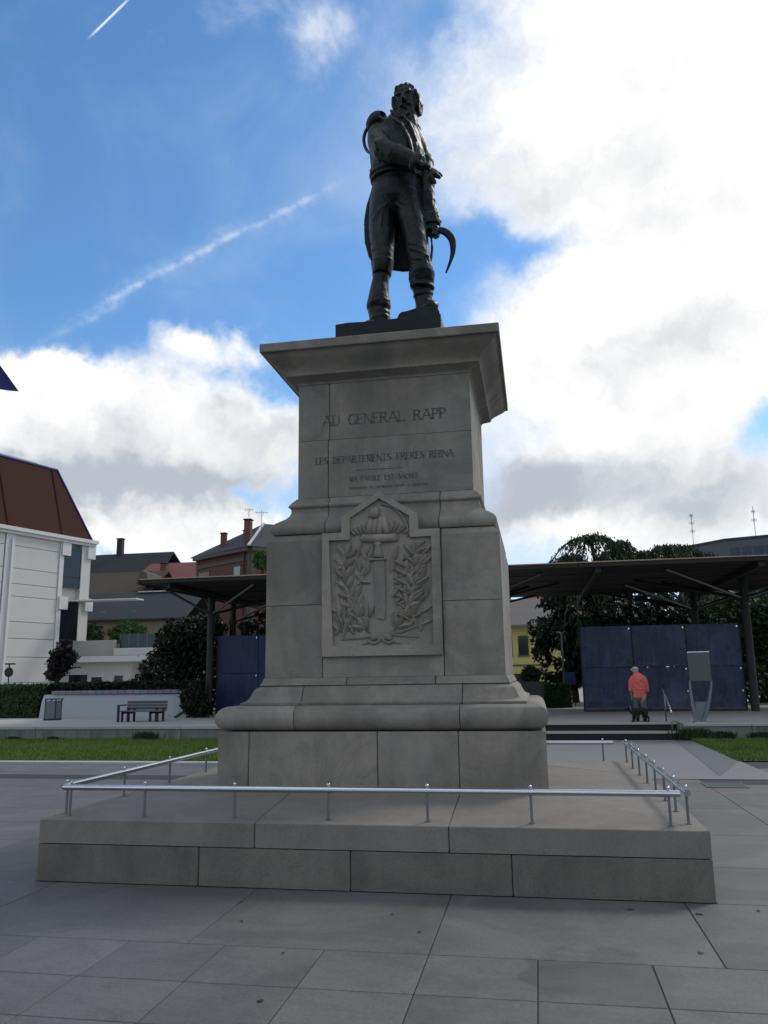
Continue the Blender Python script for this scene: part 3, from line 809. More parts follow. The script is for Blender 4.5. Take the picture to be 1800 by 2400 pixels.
stt = empty('bronze_statue', (0, 0, 5.1), 'dark bronze standing soldier with curved sabre, one arm across his chest', 'statue')
TORSO = [(0.045, -0.020, 7.690, 0.312, 0.262), (0.048, -0.020, 7.760, 0.318, 0.262), (0.065, -0.030, 7.845, 0.328, 0.26), (0.065, -0.040, 8.040, 0.345, 0.275),
         (0.045, -0.040, 8.220, 0.322, 0.275), (0.030, -0.030, 8.370, 0.300, 0.24), (0.050, 0.000, 8.515, 0.215, 0.17), (0.095, 0.020, 8.600, 0.160, 0.13)]
HIPS = [(0.055, 0.02, 7.12, 0.16, 0.06), (0.055, 0.0, 7.22, 0.255, 0.13), (0.040, 0.0, 7.41, 0.325, 0.235), (0.040, 0.0, 7.585, 0.318, 0.25), (0.045, 0.0, 7.74, 0.285, 0.235)]
LEGL = [(-0.175, -0.10, 5.53, 0.105, 0.13), (-0.175, -0.10, 5.66, 0.110, 0.13), (-0.175, -0.10, 5.80, 0.118, 0.13), (-0.190, -0.11, 5.925, 0.120, 0.125), (-0.188, -0.11, 5.965, 0.146, 0.145), (-0.185, -0.12, 6.025, 0.140, 0.14), (-0.180, -0.11, 6.135, 0.122, 0.14),
        (-0.170, -0.10, 6.25, 0.113, 0.135), (-0.150, -0.12, 6.36, 0.103, 0.13), (-0.125, -0.14, 6.465, 0.115, 0.15), (-0.115, -0.15, 6.565, 0.125, 0.15), (-0.120, -0.13, 6.695, 0.138, 0.16),
        (-0.130, -0.10, 6.875, 0.150, 0.17), (-0.135, -0.06, 7.13, 0.165, 0.19), (-0.130, -0.02, 7.36, 0.170, 0.21), (-0.110, 0.0, 7.515, 0.18, 0.22)]
LEGR = [(0.405, -0.20, 5.66, 0.108, 0.13), (0.400, -0.22, 5.76, 0.105, 0.12), (0.390, -0.23, 5.84, 0.100, 0.12), (0.380, -0.22, 5.935, 0.098, 0.12), (0.375, -0.22, 6.005, 0.105, 0.12), (0.375, -0.24, 6.08, 0.122, 0.14),
        (0.370, -0.27, 6.155, 0.138, 0.15), (0.372, -0.29, 6.235, 0.140, 0.15), (0.362, -0.29, 6.405, 0.122, 0.155), (0.340, -0.27, 6.535, 0.128, 0.16), (0.310, -0.22, 6.76, 0.140, 0.17), (0.270, -0.15, 6.98, 0.165, 0.18),
        (0.230, -0.09, 7.17, 0.175, 0.20), (0.215, -0.03, 7.34, 0.17, 0.21), (0.205, 0.0, 7.48, 0.155, 0.22)]
ARMR = [(-0.150, 0.0, 8.48), (-0.155, -0.08, 8.33), (-0.125, -0.22, 8.11), (-0.045, -0.345, 7.92), (0.090, -0.40, 7.815), (0.235, -0.42, 7.715), (0.385, -0.43, 7.605)]
ARML = [(0.220, 0.05, 8.43), (0.275, 0.10, 8.33), (0.335, 0.12, 8.17), (0.385, 0.11, 7.99), (0.410, 0.02, 7.74), (0.435, -0.05, 7.46), (0.465, -0.09, 7.20), (0.488, -0.12, 6.99)]
parts = [loft(TORSO, 28), loft(HIPS, 28), loft(LEGL, 22), loft(LEGR, 22),
         tube(ARMR, [0.135, 0.150, 0.148, 0.138, 0.120, 0.104, 0.095], 16), ell((-0.155, 0.0, 8.45), (0.145, 0.16, 0.15)),
         tube([(0.345, -0.425, 7.635), (0.40, -0.43, 7.595)], [0.122, 0.118], 16),
         tube(ARML, [0.12, 0.128, 0.118, 0.112, 0.100, 0.094, 0.090, 0.086], 16), ell((0.405, 0.11, 7.99), (0.11, 0.12, 0.13)),
         tube([(0.474, -0.105, 7.12), (0.488, -0.12, 6.99), (0.490, -0.12, 6.965)], [0.098, 0.106, 0.104], 16)]
# sleeve folds
for a, b, r_ in (((-0.27, -0.16, 8.22), (-0.02, -0.30, 8.02), .022), ((-0.240, -0.22, 8.12), (-0.05, -0.42, 7.95), .024), ((-0.15, -0.40, 8.05), (-0.12, -0.46, 7.86), .022),
                 ((0.04, -0.50, 7.90), (0.12, -0.46, 7.72), .018), ((0.22, -0.50, 7.80), (0.27, -0.48, 7.66), .014), ((-0.25, -0.2, 8.36), (-0.08, -0.26, 8.26), .02)):
    parts.append(tube([a, ((a[0]+b[0])/2, (a[1]+b[1])/2-0.03, (a[2]+b[2])/2), b], [r_*.5, r_, r_*.5], 8))
# right hand on the belt: palm and five fingers
parts += [tube([(0.37, -0.43, 7.615), (0.44, -0.445, 7.555), (0.515, -0.45, 7.485)], [0.062, 0.082, 0.066], 14, 0.62)]
for pts, r_ in (([(0.50, -0.44, 7.515), (0.60, -0.45, 7.455), (0.675, -0.43, 7.405)], .029), ([(0.505, -0.465, 7.48), (0.585, -0.475, 7.42), (0.645, -0.455, 7.375)], .029),
                ([(0.49, -0.47, 7.455), (0.535, -0.485, 7.375), (0.59, -0.465, 7.305)], .028), ([(0.465, -0.46, 7.465), (0.505, -0.465, 7.385), (0.545, -0.455, 7.315)], .025),
                ([(0.42, -0.49, 7.57), (0.485, -0.53, 7.52), (0.545, -0.525, 7.475)], .030)):
    parts.append(tube(pts, [r_, r_*0.95, r_*0.45], 10))
# left hand closed on the sabre
parts += [tube([(0.49, -0.12, 6.99), (0.492, -0.13, 6.90), (0.50, -0.13, 6.82)], [0.058, 0.075, 0.06], 14, 0.8)]
for k in range(4):
    z = 6.90-0.032*k
    parts.append(tube([(0.535-0.004*k, -0.10, z+0.01), (0.575-0.004*k, -0.145, z), (0.55-0.004*k, -0.205, z-0.008), (0.49, -0.215, z-0.01)], [0.023, 0.025, 0.023, 0.018], 8))
parts.append(tube([(0.45, -0.14, 6.93), (0.44, -0.20, 6.90), (0.48, -0.225, 6.875)], [0.026, 0.025, 0.018], 8))
# boots: feet, soft tops, wrinkles, heels
for (x, y, z, dx, dy) in ((-0.175, -0.10, 5.51, -0.05, -0.42), (0.405, -0.20, 5.665, 0.10, -0.36)):
    parts.append(tube([(x-dx*.35, y-dy*.35, z+0.075), (x+dx*.2, y+dy*.2, z+0.085), (x+dx*.6, y+dy*.6, z+0.065), (x+dx, y+dy, z+0.045), (x+dx*1.15, y+dy*1.15, z+0.035)], [0.085, 0.11, 0.10, 0.085, 0.04], 14, 0.8, upv=(0, 0, 1)))
    parts.append(box(x-0.075, x+0.075, y+0.02, y+0.16, z-0.005, z+0.06))
def ringf(c, rx, ry, r_, tilt=(0, 0), n=18):
    pts = []
    for i in range(n+1):
        a = 2*math.pi*i/n
        pts.append((c[0]+rx*math.cos(a), c[1]+ry*math.sin(a), c[2]+tilt[0]*math.cos(a)+tilt[1]*math.sin(a)))
    return tube(pts, r_, 8)
parts += [ringf((-0.187, -0.12, 6.005), .128, .130, .020, (.02, .01)), ringf((-0.182, -0.105, 5.90), .112, .115, .022, (-.015, .02)), ringf((-0.178, -0.10, 5.80), .110, .12, .020, (.02, -.01)),
          ringf((0.378, -0.225, 6.01), .100, .115, .022, (.01, .02)), ringf((0.372, -0.25, 6.10), .128, .145, .022, (-.02, .015)), ringf((0.372, -0.28, 6.20), .138, .148, .020, (.015, -.03)), ringf((0.40, -0.22, 5.84), .098, .115, .018, (.01, .01))]
# flared boot tops
parts += [loft([(-0.145, -0.13, 6.37, .118, .15), (-0.132, -0.14, 6.43, .120, .158), (-0.128, -0.15, 6.53, .138, .168), (-0.13, -0.15, 6.525, .115, .15)], 22),
          loft([(0.374, -0.26, 6.14, .138, .155), (0.376, -0.30, 6.24, .150, .168), (0.37, -0.305, 6.32, .135, .16), (0.37, -0.30, 6.31, .12, .15)], 22)]
# trouser folds
for a, b, r_ in (((-0.02, -0.22, 7.30), (-0.24, -0.22, 7.05), .03), ((0.06, -0.21, 7.28), (0.30, -0.27, 7.02), .032), ((-0.26, -0.2, 6.76), (-0.03, -0.28, 6.66), .022),
                 ((-0.24, -0.24, 6.66), (-0.02, -0.26, 6.60), .020), ((0.22, -0.40, 6.62), (0.42, -0.40, 6.52), .022), ((0.25, -0.43, 6.52), (0.47, -0.40, 6.40), .024), ((0.26, -0.42, 6.40), (0.45, -0.43, 6.33), .02),
                 ((0.15, -0.25, 7.10), (0.24, -0.36, 6.70), .02), ((-0.10, -0.24, 7.2), (-0.13, -0.27, 6.8), .018)):
    mx = [(a[i]+b[i])/2 for i in range(3)]
    parts.append(tube([a, (mx[0], mx[1]-0.02, mx[2]), b], [r_*.4, r_, r_*.4], 8))
# coat tails hanging behind the legs
def thick(outline, y, th, nx=0):
    n = len(outline)
    V = [(x, y+dy, z) for x, z, dy in outline]+[(x, y+th+dy, z) for x, z, dy in outline]
    return V, [tuple(range(n)), tuple(range(2*n-1, n-1, -1))]+[(i, (i+1) % n, (i+1) % n+n, i+n) for i in range(n)]
tails = [(-0.27, 7.86, -.04), (-0.315, 7.74, 0), (-0.385, 7.53, .03), (-0.425, 7.29, .03), (-0.415, 7.03, .03), (-0.36, 6.83, .04), (-0.30, 6.72, .04), (0.0, 6.605, .04), (0.165, 6.590, .04), (0.30, 6.9, .03), (0.32, 7.5, 0), (0.30, 7.86, -.04)]
parts.append(thick(tails, 0.17, 0.055))
for x, w in ((-0.246, .05), (-0.22, .04), (0.02, .035), (0.14, .04), (0.24, .04)):
    parts.append(tube([(x*.7, 0.17, 7.8), (x, 0.225, 7.3), (x*.98, 0.235, 6.85 if x < -.1 else 6.66)], [.03, w, w*.9], 10))
# sash, hem, lapels, collar
parts += [ringf((0.047, -0.022, 7.775), .315, .262, .030, (0, .01), 26), ringf((0.05, -0.022, 7.835), .316, .258, .026, (0, .01), 26), ringf((0.046, -0.02, 7.705), .312, .262, .018, (0, -.0), 26)]
parts += [tube([(0.02, -0.23, 8.46), (0.17, -0.305, 8.28), (0.27, -0.30, 8.05), (0.30, -0.275, 7.86)], [.03, .045, .04, .03], 8, .5), tube([(0.17, -0.20, 8.48), (0.27, -0.245, 8.32), (0.335, -0.20, 8.1)], [.03, .04, .03], 8, .5),
          tube([(-0.12, -0.20, 8.50), (0.0, -0.27, 8.38), (0.10, -0.30, 8.20)], [.03, .05, .03], 8, .5)]
def fold_noise(p):
    a = noise.noise(Vector((p.x*5.0, p.y*5.0, p.z*3.0)))*0.010
    b = (0.5-abs(noise.noise(Vector((p.x*9+4, p.y*9, p.z*6)))))*0.010
    c = noise.noise(Vector((p.x*26, p.y*26, p.z*26)))*0.003
    amp = 1.0
    if p.x > 0.40 and 7.0 < p.z < 7.75: amp = 2.4      # embroidered sleeve
    return (a+b+c)*amp
# head: turned to his right, chin up
HC = Vector((0.205, -0.05, 8.765))
HR = Matrix.Rotation(R(-6), 4, 'Z') @ Matrix.Rotation(R(-7), 4, 'Y') @ Matrix.Rotation(R(9), 4, 'X')
FIX = Matrix.Rotation(R(180), 4, 'Z')
def hp(x, f_, z): return HC + HR @ Vector((x, -f_, z))
def hell(x, f_, z, rx, rf, rz, sub=3):
    v, f = ico((0, 0, 0), 1.0, sub, (rx, rf, rz))
    return [tuple(HC + HR @ Vector((p[0]+x, -(f_) + p[1], p[2]+z))) for p in v], f
hd = [hell(0, -.02, .04, .150, .175, .180), hell(0, .055, -.05, .118, .122, .195), hell(0, .122, -.205, .050, .050, .040), hell(0, .06, -.165, .095, .095, .075)]
for s in (-1, 1):
    hd += [hell(s*.072, .118, -.030, .038, .036, .034), hell(s*.054, .160, .050, .054, .026, .018), hell(s*.054, .142, .012, .026, .020, .015), hell(s*.024, .188, -.070, .019, .020, .016),
           hell(s*.036, .164, -.108, .040, .022, .014), hell(s*.138, .01, -.055, .032, .075, .115), hell(s*.115, -.05, -.12, .045, .08, .07)]
hd += [tube([tuple(hp(0, .160, .055)), tuple(hp(0, .195, -.01)), tuple(hp(0, .228, -.058)), tuple(hp(0, .205, -.078))], [.016, .021, .029, .016], 10), hell(0, .162, -.140, .030, .020, .012), hell(0, .125, .09, .095, .045, .045),
       hell(0, -.04, .055, .168, .185, .178), hell(-.02, .02, .175, .085, .10, .045), hell(.05, .03, .165, .08, .09, .045), hell(0, -.13, -.05, .13, .09, .15)]
rh = random.Random(11)
for i in range(130):        # combed locks: thin, lying close to the skull
    a = rh.uniform(0.75, 2*math.pi-0.75); e = rh.uniform(-0.5, 0.98)
    ce = math.sqrt(max(0, 1-e*e)) if e > 0 else 1
    if e < .62 and (a < 1.35 or a > 2*math.pi-1.35): continue
    p0 = hp(.166*ce*math.sin(a), -.04+.183*ce*math.cos(a), .055+.176*e)
    a2 = a+rh.uniform(-.25, .25); e2 = e-.30
    c2 = math.sqrt(max(0, 1-e2*e2)) if e2 > 0 else 1
    p1 = hp(.168*c2*math.sin(a2), -.04+.185*c2*math.cos(a2), .055+.176*e2)
    hd.append(tube([tuple(p0), tuple((p0+p1)/2+(p0-HC).normalized()*.014), tuple(p1)], [.006, .016, .006], 6))
for s in (-1, 1):
    for k in range(9):
        f0 = .085-.024*k
        hd.append(tube([tuple(hp(s*(.150+.004*rh.random()), f0, .10)), tuple(hp(s*(.160+.012*rh.random()), f0-.01, -.02)), tuple(hp(s*(.138+.018*rh.random()), f0-.02-.01*rh.random(), -.11-.07*rh.random()))], [.010, .021, .008], 6))
for x, w_ in ((-.07, .03), (-.01, .034), (.05, .03)):
    hd.append(tube([tuple(hp(x+.03, .06, .205)), tuple(hp(x, .13, .165)), tuple(hp(x-.03, .15, .115))], [.012, w_*.8, .010], 8))
hd.append(tube([tuple(HC + HR @ Vector((0, 0.0, -.15))), (0.16, -0.01, 8.58), (0.13, 0.0, 8.45)], [.115, .118, .14], 16))
parts += [loft([(0.120, 0.0, 8.43, .215, .175), (0.140, -0.01, 8.53, .195, .165), (0.152, -0.015, 8.600, .182, .158), (0.152, -0.015, 8.604, .14, .12)], 24),
          tube([(0.02, -0.165, 8.60), (0.07, -0.20, 8.52), (0.14, -0.23, 8.43)], [.016, .026, .018], 8), tube([(0.25, -0.15, 8.60), (0.21, -0.20, 8.52), (0.17, -0.235, 8.43)], [.016, .026, .018], 8)]
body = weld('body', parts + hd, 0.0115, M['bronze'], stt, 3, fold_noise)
def epaulette(c, rot, sx):
    mtx = Matrix.Translation(c) @ rot
    e = obj('epaulette', xf(join([ico((0, 0, 0.02), 1.0, 3, (.135*sx, .155, .055)), ico((0, 0, 0.0), 1.0, 3, (.155*sx, .175, .03))]), mtx), M['bronze'], stt, smooth=True)
    fr = []
    for i in range(40):
        a = 2*math.pi*i/40
        x, y = .150*sx*math.cos(a), .168*math.sin(a)
        if x*(-1 if c[0] < 0 else 1) < -.06: continue
        fr.append(tube([(x, y, 0.0), (x*1.06, y*1.06, -.05), (x*1.03, y*1.03, -.13)], [.016, .016, .013], 6))
    obj('fringe', xf(join(fr), mtx), M['bronze'], e, smooth=True, kind='stuff')
epaulette((-0.195, 0.0, 8.60), Matrix.Rotation(R(-26), 4, 'Y'), 0.95)
epaulette((0.285, 0.10, 8.47), Matrix.Rotation(R(48), 4, 'Y'), 0.6)
def smoothpts(p, n=5):
    out = []
    P_ = [Vector(q) for q in p]
    for i in range(len(P_)-1):
        a, b, c, d = P_[max(i-1, 0)], P_[i], P_[i+1], P_[min(i+2, len(P_)-1)]
        for k in range(n):
            t = k/n
            out.append(tuple(0.5*((2*b)+(c-a)*t+(2*a-5*b+4*c-d)*t*t+(3*b-a-3*c+d)*t**3)))
    out.append(tuple(P_[-1]))
    return out
cord = smoothpts([(-0.28, 0.0, 8.58), (-0.352, 0.02, 8.48), (-0.375, 0.03, 8.37), (-0.345, 0.02, 8.24), (-0.265, -0.08, 8.10), (-0.15, -0.30, 7.99)])
obj('shoulder_cord', tube(cord, 0.022, 8), M['bronze'], stt, smooth=True)
sab = smoothpts([(0.43, -0.15, 6.845), (0.50, -0.165, 6.875), (0.56, -0.16, 6.875), (0.625, -0.16, 6.855), (0.685, -0.16, 6.81), (0.73, -0.16, 6.74), (0.742, -0.16, 6.66), (0.738, -0.16, 6.56), (0.708, -0.16, 6.45), (0.648, -0.16, 6.30)], 4)
ns = len(sab)
obj('sabre', tube(sab, [0.036+0.012*math.sin(math.pi*i/(ns-1)*1.1)-0.022*max(0, (i/(ns-1)-.55)/.45) for i in range(ns)], 10, 0.55, upv=(0, 1, 0)), M['bronze'], stt, smooth=True)
obj('sword_knot', tube(smoothpts([(0.475, -0.16, 6.83), (0.49, -0.16, 6.70), (0.485, -0.15, 6.60), (0.462, -0.15, 6.47)]), [.02]*6+[.026]*6+[.03, .028, .026, .008], 8, 0.6), M['bronze'], stt, smooth=True)
# rough bronze ground under his boots
def rock(x0, x1, y0, y1, z0, z1, seed, n=10):
    rr_ = random.Random(seed)
    V, F = [], []
    for j in range(n+1):
        for i in range(n+1):
            x = x0+(x1-x0)*i/n; y = y0+(y1-y0)*j/n
            e = i in (0, n) or j in (0, n)
            V.append((x, y, z1+(rr_.uniform(-.008, .014) if not e else rr_.uniform(-.01, .004))))
    for j in range(n):
        for i in range(n):
            a = j*(n+1)+i; F.append((a, a+1, a+n+2, a+n+1))
    ring = [i for i in range(n+1)]+[(n+1)*k+n for k in range(1, n+1)]+[(n+1)*n+i for i in range(n-1, -1, -1)]+[(n+1)*k for k in range(n-1, 0, -1)]
    b0 = len(V)
    for k in ring: V.append((V[k][0], V[k][1], z0))
    for k in range(len(ring)):
        m_ = (k+1) % len(ring)
        F.append((ring[k], b0+k, b0+m_, ring[m_]))
    F.append(tuple(range(b0, len(V))))
    return V, F
obj('bronze_ground', rock(-0.575, 0.625, -0.72, 0.62, 5.099, 5.515, 1), M['bronze'], stt)
hump = [(0.10, 5.51), (0.135, 5.60), (0.165, 5.632), (0.24, 5.640), (0.34, 5.665), (0.46, 5.675), (0.565, 5.680), (0.60, 5.60), (0.615, 5.51)]
obj('bronze_rock', join([prism(hump, -0.62, 0.35)]), M['bronze'], stt)

# ------------------------------------------------------------------ foliage helper
def leafmat(name, col, rough=0.6, var=0.7):
    m = bpy.data.materials.new(name); m.use_nodes = True
    t = m.node_tree; t.nodes.clear(); h = G(t)
    out = h.n('ShaderNodeOutputMaterial'); b = h.n('ShaderNodeBsdfPrincipled')
    ge = h.n('ShaderNodeNewGeometry')
    co = h.n('ShaderNodeTexCoord').outputs['Object']
    f1 = h.noise(co, 1.3, 3, 0.5)
    v = h.mul(h.add(1-var*0.5, h.mul(ge.outputs['Random Per Island'], var)), h.add(0.7, h.mul(f1, 0.6)))
    cmb = h.n('ShaderNodeCombineXYZ')
    for i in range(3): t.links.new(v, cmb.inputs[i])
    c = h.mix(1.0, col, cmb.outputs[0], 'MULTIPLY')
    t.links.new(c, b.inputs['Base Color'])
    b.inputs['Roughness'].default_value = rough
    b.inputs['Specular IOR Level'].default_value = 0.25
    tr = h.n('ShaderNodeBsdfTranslucent'); t.links.new(c, tr.inputs['Color'])
    mx = h.n('ShaderNodeMixShader'); mx.inputs[0].default_value = 0.18
    t.links.new(b.outputs[0], mx.inputs[1]); t.links.new(tr.outputs[0], mx.inputs[2])
    t.links.new(mx.outputs[0], out.inputs[0])
    return m
def crown(blobs, n, size, seed, droop=0.0, asp=1.6, shell=0.55, gap=0.0, flat=0.0):
    """leaf-sized faces spread through ellipsoids; droop > 0 hangs them like strands"""
    rr = random.Random(seed)
    V, F = [], []
    wts = [b[3]*b[4]+b[4]*b[5]+b[3]*b[5] for b in blobs]
    for k in range(n):
        b = rr.choices(blobs, wts)[0]
        d = Vector((rr.gauss(0, 1), rr.gauss(0, 1), rr.gauss(0, 1))).normalized()
        rad = (shell + (1-shell)*rr.random()**0.6) * (1 + 0.34*noise.noise(d*2.6+Vector((seed, b[0], b[2])))) * (1 + (rr.random() < .06)*rr.uniform(0, .25))
        p = Vector((b[0]+d.x*b[3]*rad, b[1]+d.y*b[4]*rad, b[2]+d.z*b[5]*rad))
        if gap and noise.noise(p*1.1+Vector((seed, 3, 1))) < -0.45+gap: continue
        nrm = (d*0.8+Vector((rr.gauss(0, .6), rr.gauss(0, .6), rr.gauss(0, .6)))).normalized()
        a = Vector((rr.gauss(0, 1), rr.gauss(0, 1), rr.gauss(0, 1)-droop*2.5))
        a = (a-nrm*a.dot(nrm)).normalized()
        c = nrm.cross(a)
        s = size*rr.uniform(.6, 1.35)
        l_ = s*asp*(1+droop)
        i0 = len(V)
        V += [tuple(p-a*l_*.5), tuple(p+c*s*.42-a*l_*.05), tuple(p+a*l_*.5), tuple(p-c*s*.42-a*l_*.05)]
        F.append((i0, i0+1, i0+2, i0+3))
    return V, F
M['leaf_dark'] = leafmat('dark_leaf', (0.010, 0.016, 0.007))
M['leaf_mid'] = leafmat('hedge_leaf', (0.030, 0.055, 0.016))
M['leaf_green'] = leafmat('green_leaf', (0.045, 0.10, 0.020))
M['leaf_conifer'] = leafmat('conifer_needles', (0.022, 0.042, 0.018))
M['leaf_black'] = leafmat('purple_black_leaf', (0.016, 0.013, 0.014))
M['bark'] = mat('bark', (0.045, 0.035, 0.028), 0.95, var=0.4, nscale=6, bump=0.4)
M['white'] = mat('white_render', (0.50, 0.485, 0.45), 0.85, var=0.12, nscale=0.8, fine=20, bump=0.03, streak=0.0, obvar=0.05)
M['white_trim'] = mat('white_trim', (0.56, 0.55, 0.53), 0.7, var=0.1, obvar=0.03)
M['brown_metal'] = mat('brown_roof_sheet', (0.050, 0.023, 0.016), 0.85, var=0.16, nscale=0.7, fine=20, bump=0.03, obvar=0.05, spec=0.1)
M['blue_trim'] = mat('blue_flashing', (0.03, 0.05, 0.26), 0.45, var=0.1)
M['glass_dark'] = mat('dark_window', (0.008, 0.009, 0.011), 0.12, var=0.1, bump=0, spec=0.5)
M['pane'] = mat('pale_window', (0.20, 0.23, 0.27), 0.2, var=0.15, bump=0, spec=0.6)
M['slate'] = mat('slate_roof', (0.032, 0.034, 0.040), 0.75, var=0.25, nscale=1.2, fine=14, bump=0.25, bdist=0.02, obvar=0)
M['slate_dark'] = mat('dark_tile_roof', (0.022, 0.021, 0.022), 0.75, var=0.3, nscale=1, fine=12, bump=0.3, bdist=0.03, obvar=0)
M['tile_brown'] = mat('mossy_brown_tiles', (0.058, 0.045, 0.030), 0.9, var=0.35, nscale=0.9, fine=9, bump=0.35, bdist=0.04, obvar=0)
M['tile_red'] = mat('red_roof_tiles', (0.16, 0.055, 0.045), 0.85, var=0.25, nscale=1, fine=10, bump=0.3, bdist=0.03, obvar=0)
M['brick'] = mat('red_brick', (0.125, 0.058, 0.042), 0.9, var=0.25, nscale=1.5, fine=14, bump=0.1, obvar=0)
M['sandstone'] = mat('grey_sandstone', (0.10, 0.09, 0.078), 0.9, var=0.2, obvar=0.1)
M['beige'] = mat('beige_render', (0.215, 0.175, 0.12), 0.9, var=0.25, nscale=0.8, streak=0.2, obvar=0)
M['yellow'] = mat('yellow_render', (0.46, 0.41, 0.15), 0.9, var=0.12, nscale=0.8, obvar=0)
M['dark_metal'] = mat('dark_painted_steel', (0.017, 0.016, 0.0155), 0.55, metal=0.1, var=0.2, obvar=0)
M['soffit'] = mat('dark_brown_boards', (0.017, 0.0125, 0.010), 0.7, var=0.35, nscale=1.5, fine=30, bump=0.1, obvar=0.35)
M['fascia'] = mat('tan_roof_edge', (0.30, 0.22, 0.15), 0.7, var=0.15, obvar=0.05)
M['blue_glass'] = mat('blue_glass_screen', (0.036, 0.048, 0.108), 0.30, var=1.0, nscale=1.3, fine=7, bump=0.25, bdist=0.03, spec=0.30, obvar=0.25, streak=0.4, alpha=0.86, blot=0.35)
M['blue_glass2'] = mat('deep_blue_glass_screen', (0.030, 0.036, 0.105), 0.30, var=0.8, nscale=1.3, fine=7, bump=0.25, bdist=0.03, spec=0.25, obvar=0.25, streak=0.3, alpha=0.9)
M['bluewall'] = mat('pale_blue_wall', (0.36, 0.385, 0.42), 0.9, var=0.12, nscale=0.8, obvar=0)

# ------------------------------------------------------------------ market canopy
cano = empty('canopy', (0, 17.5, 0.37), 'long flat dark canopy roof on strutted steel columns behind the monument', 'canopy')
CX0, CX1, CY0, CY1, CZ = -10.5, 16.0, 14.0, 23.0, 4.60
obj('roof_deck', box(CX0+.06, CX1, CY0+.10, CY1, CZ-0.055, CZ-0.012), M['dark_metal'], cano)
x = CX0
while x < CX1-0.1:
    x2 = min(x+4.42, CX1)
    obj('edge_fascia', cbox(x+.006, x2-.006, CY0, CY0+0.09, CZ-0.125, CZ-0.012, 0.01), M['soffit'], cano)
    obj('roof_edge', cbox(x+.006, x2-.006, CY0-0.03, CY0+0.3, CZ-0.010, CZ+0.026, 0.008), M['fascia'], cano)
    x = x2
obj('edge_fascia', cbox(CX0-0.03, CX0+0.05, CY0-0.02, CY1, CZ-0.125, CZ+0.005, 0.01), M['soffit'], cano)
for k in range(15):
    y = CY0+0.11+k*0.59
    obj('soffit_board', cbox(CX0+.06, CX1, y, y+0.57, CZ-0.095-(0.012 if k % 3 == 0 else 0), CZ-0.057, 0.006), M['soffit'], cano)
for k in range(7):
    xx = CX0+0.9+k*4.3
    obj('roof_beam', cbox(xx-.08, xx+.08, CY0+0.12, CY1-0.05, CZ-0.27, CZ-0.11, 0.01), M['dark_metal'], cano)
colx = [-9.55, -0.85, 7.88, 16.3]
for row, (yy_, dx) in enumerate(((17.5, 0), (21.5, -0.75))):
    for cx_ in colx[:3]:
        X_ = cx_+dx
        c = obj('column', tube([(X_, yy_, 0.36), (X_, yy_, CZ-0.1)], 0.125, 14), M['dark_metal'], cano)
        smooth_by_angle(c)
        nz = 3.78
        obj('hub', tube([(X_, yy_, nz-.12), (X_, yy_, nz+.10)], 0.165, 14), M['dark_metal'], c)
        dirs = ((-2.6, -2.3), (2.6, -2.3), (-3.2, 0.5), (3.2, 0.5), (-2.2, 1.4), (2.2, 1.4)) if cx_ > -5 else ((-0.80, -2.15), (2.4, -2.4), (3.2, 0.4), (-0.75, 1.3), (2.2, 1.4))
        if cx_ < -5 and row: dirs = ((2.4, -1.2), (2.2, 1.2))
        for ddx, ddy in dirs:
            s = obj('strut', tube([(X_+ddx*.04, yy_+ddy*.04, nz), (X_+ddx, yy_+ddy, CZ-0.12)], 0.042, 8), M['steel_dark'] if ddy < 0 else M['dark_metal'], c)
            smooth_by_angle(s)

# ------------------------------------------------------------------ blue glass screens under the canopy
def screen(label, xs, y, z1, post_ends, gm='blue_glass'):
    t = empty('glass_screen', ((xs[0]+xs[-1])/2, y, 0.37), label, 'glass screen', 'dark blue screens under the canopy')
    for i in range(len(xs)-1):
        for za, zb in ((0.46, 1.72), (1.73, z1)):
            p = obj('glass_panel', cbox(xs[i]+.012, xs[i+1]-.012, y-.012, y+.012, za, zb, 0.004), M[gm], t)
        for zc in (0.95, z1-.12, 1.62):
            obj('clamp', cbox(xs[i+1]-.09, xs[i+1]-.05, y-.03, y+.02, zc, zc+.06, .005), M['steel'], t)
    for xx in (xs if post_ends else xs[1:]):
        obj('screen_post', box(xx-.03, xx+.03, y+.02, y+.08, 0.37, z1+.02), M['dark_metal'], t)
    obj('base_rail', box(xs[0], xs[-1], y-.05, y+.05, 0.37, 0.45), M['dark_metal'], t)
    return t
screen('wide dark blue glass screen behind the person in red', [2.90, 4.47, 6.10, 7.70], 17.75, 3.02, True)
screen('narrow dark blue glass screen left of the pedestal', [-9.40, -7.9, -6.3, -4.7], 17.75, 3.02, True, 'blue_glass2')

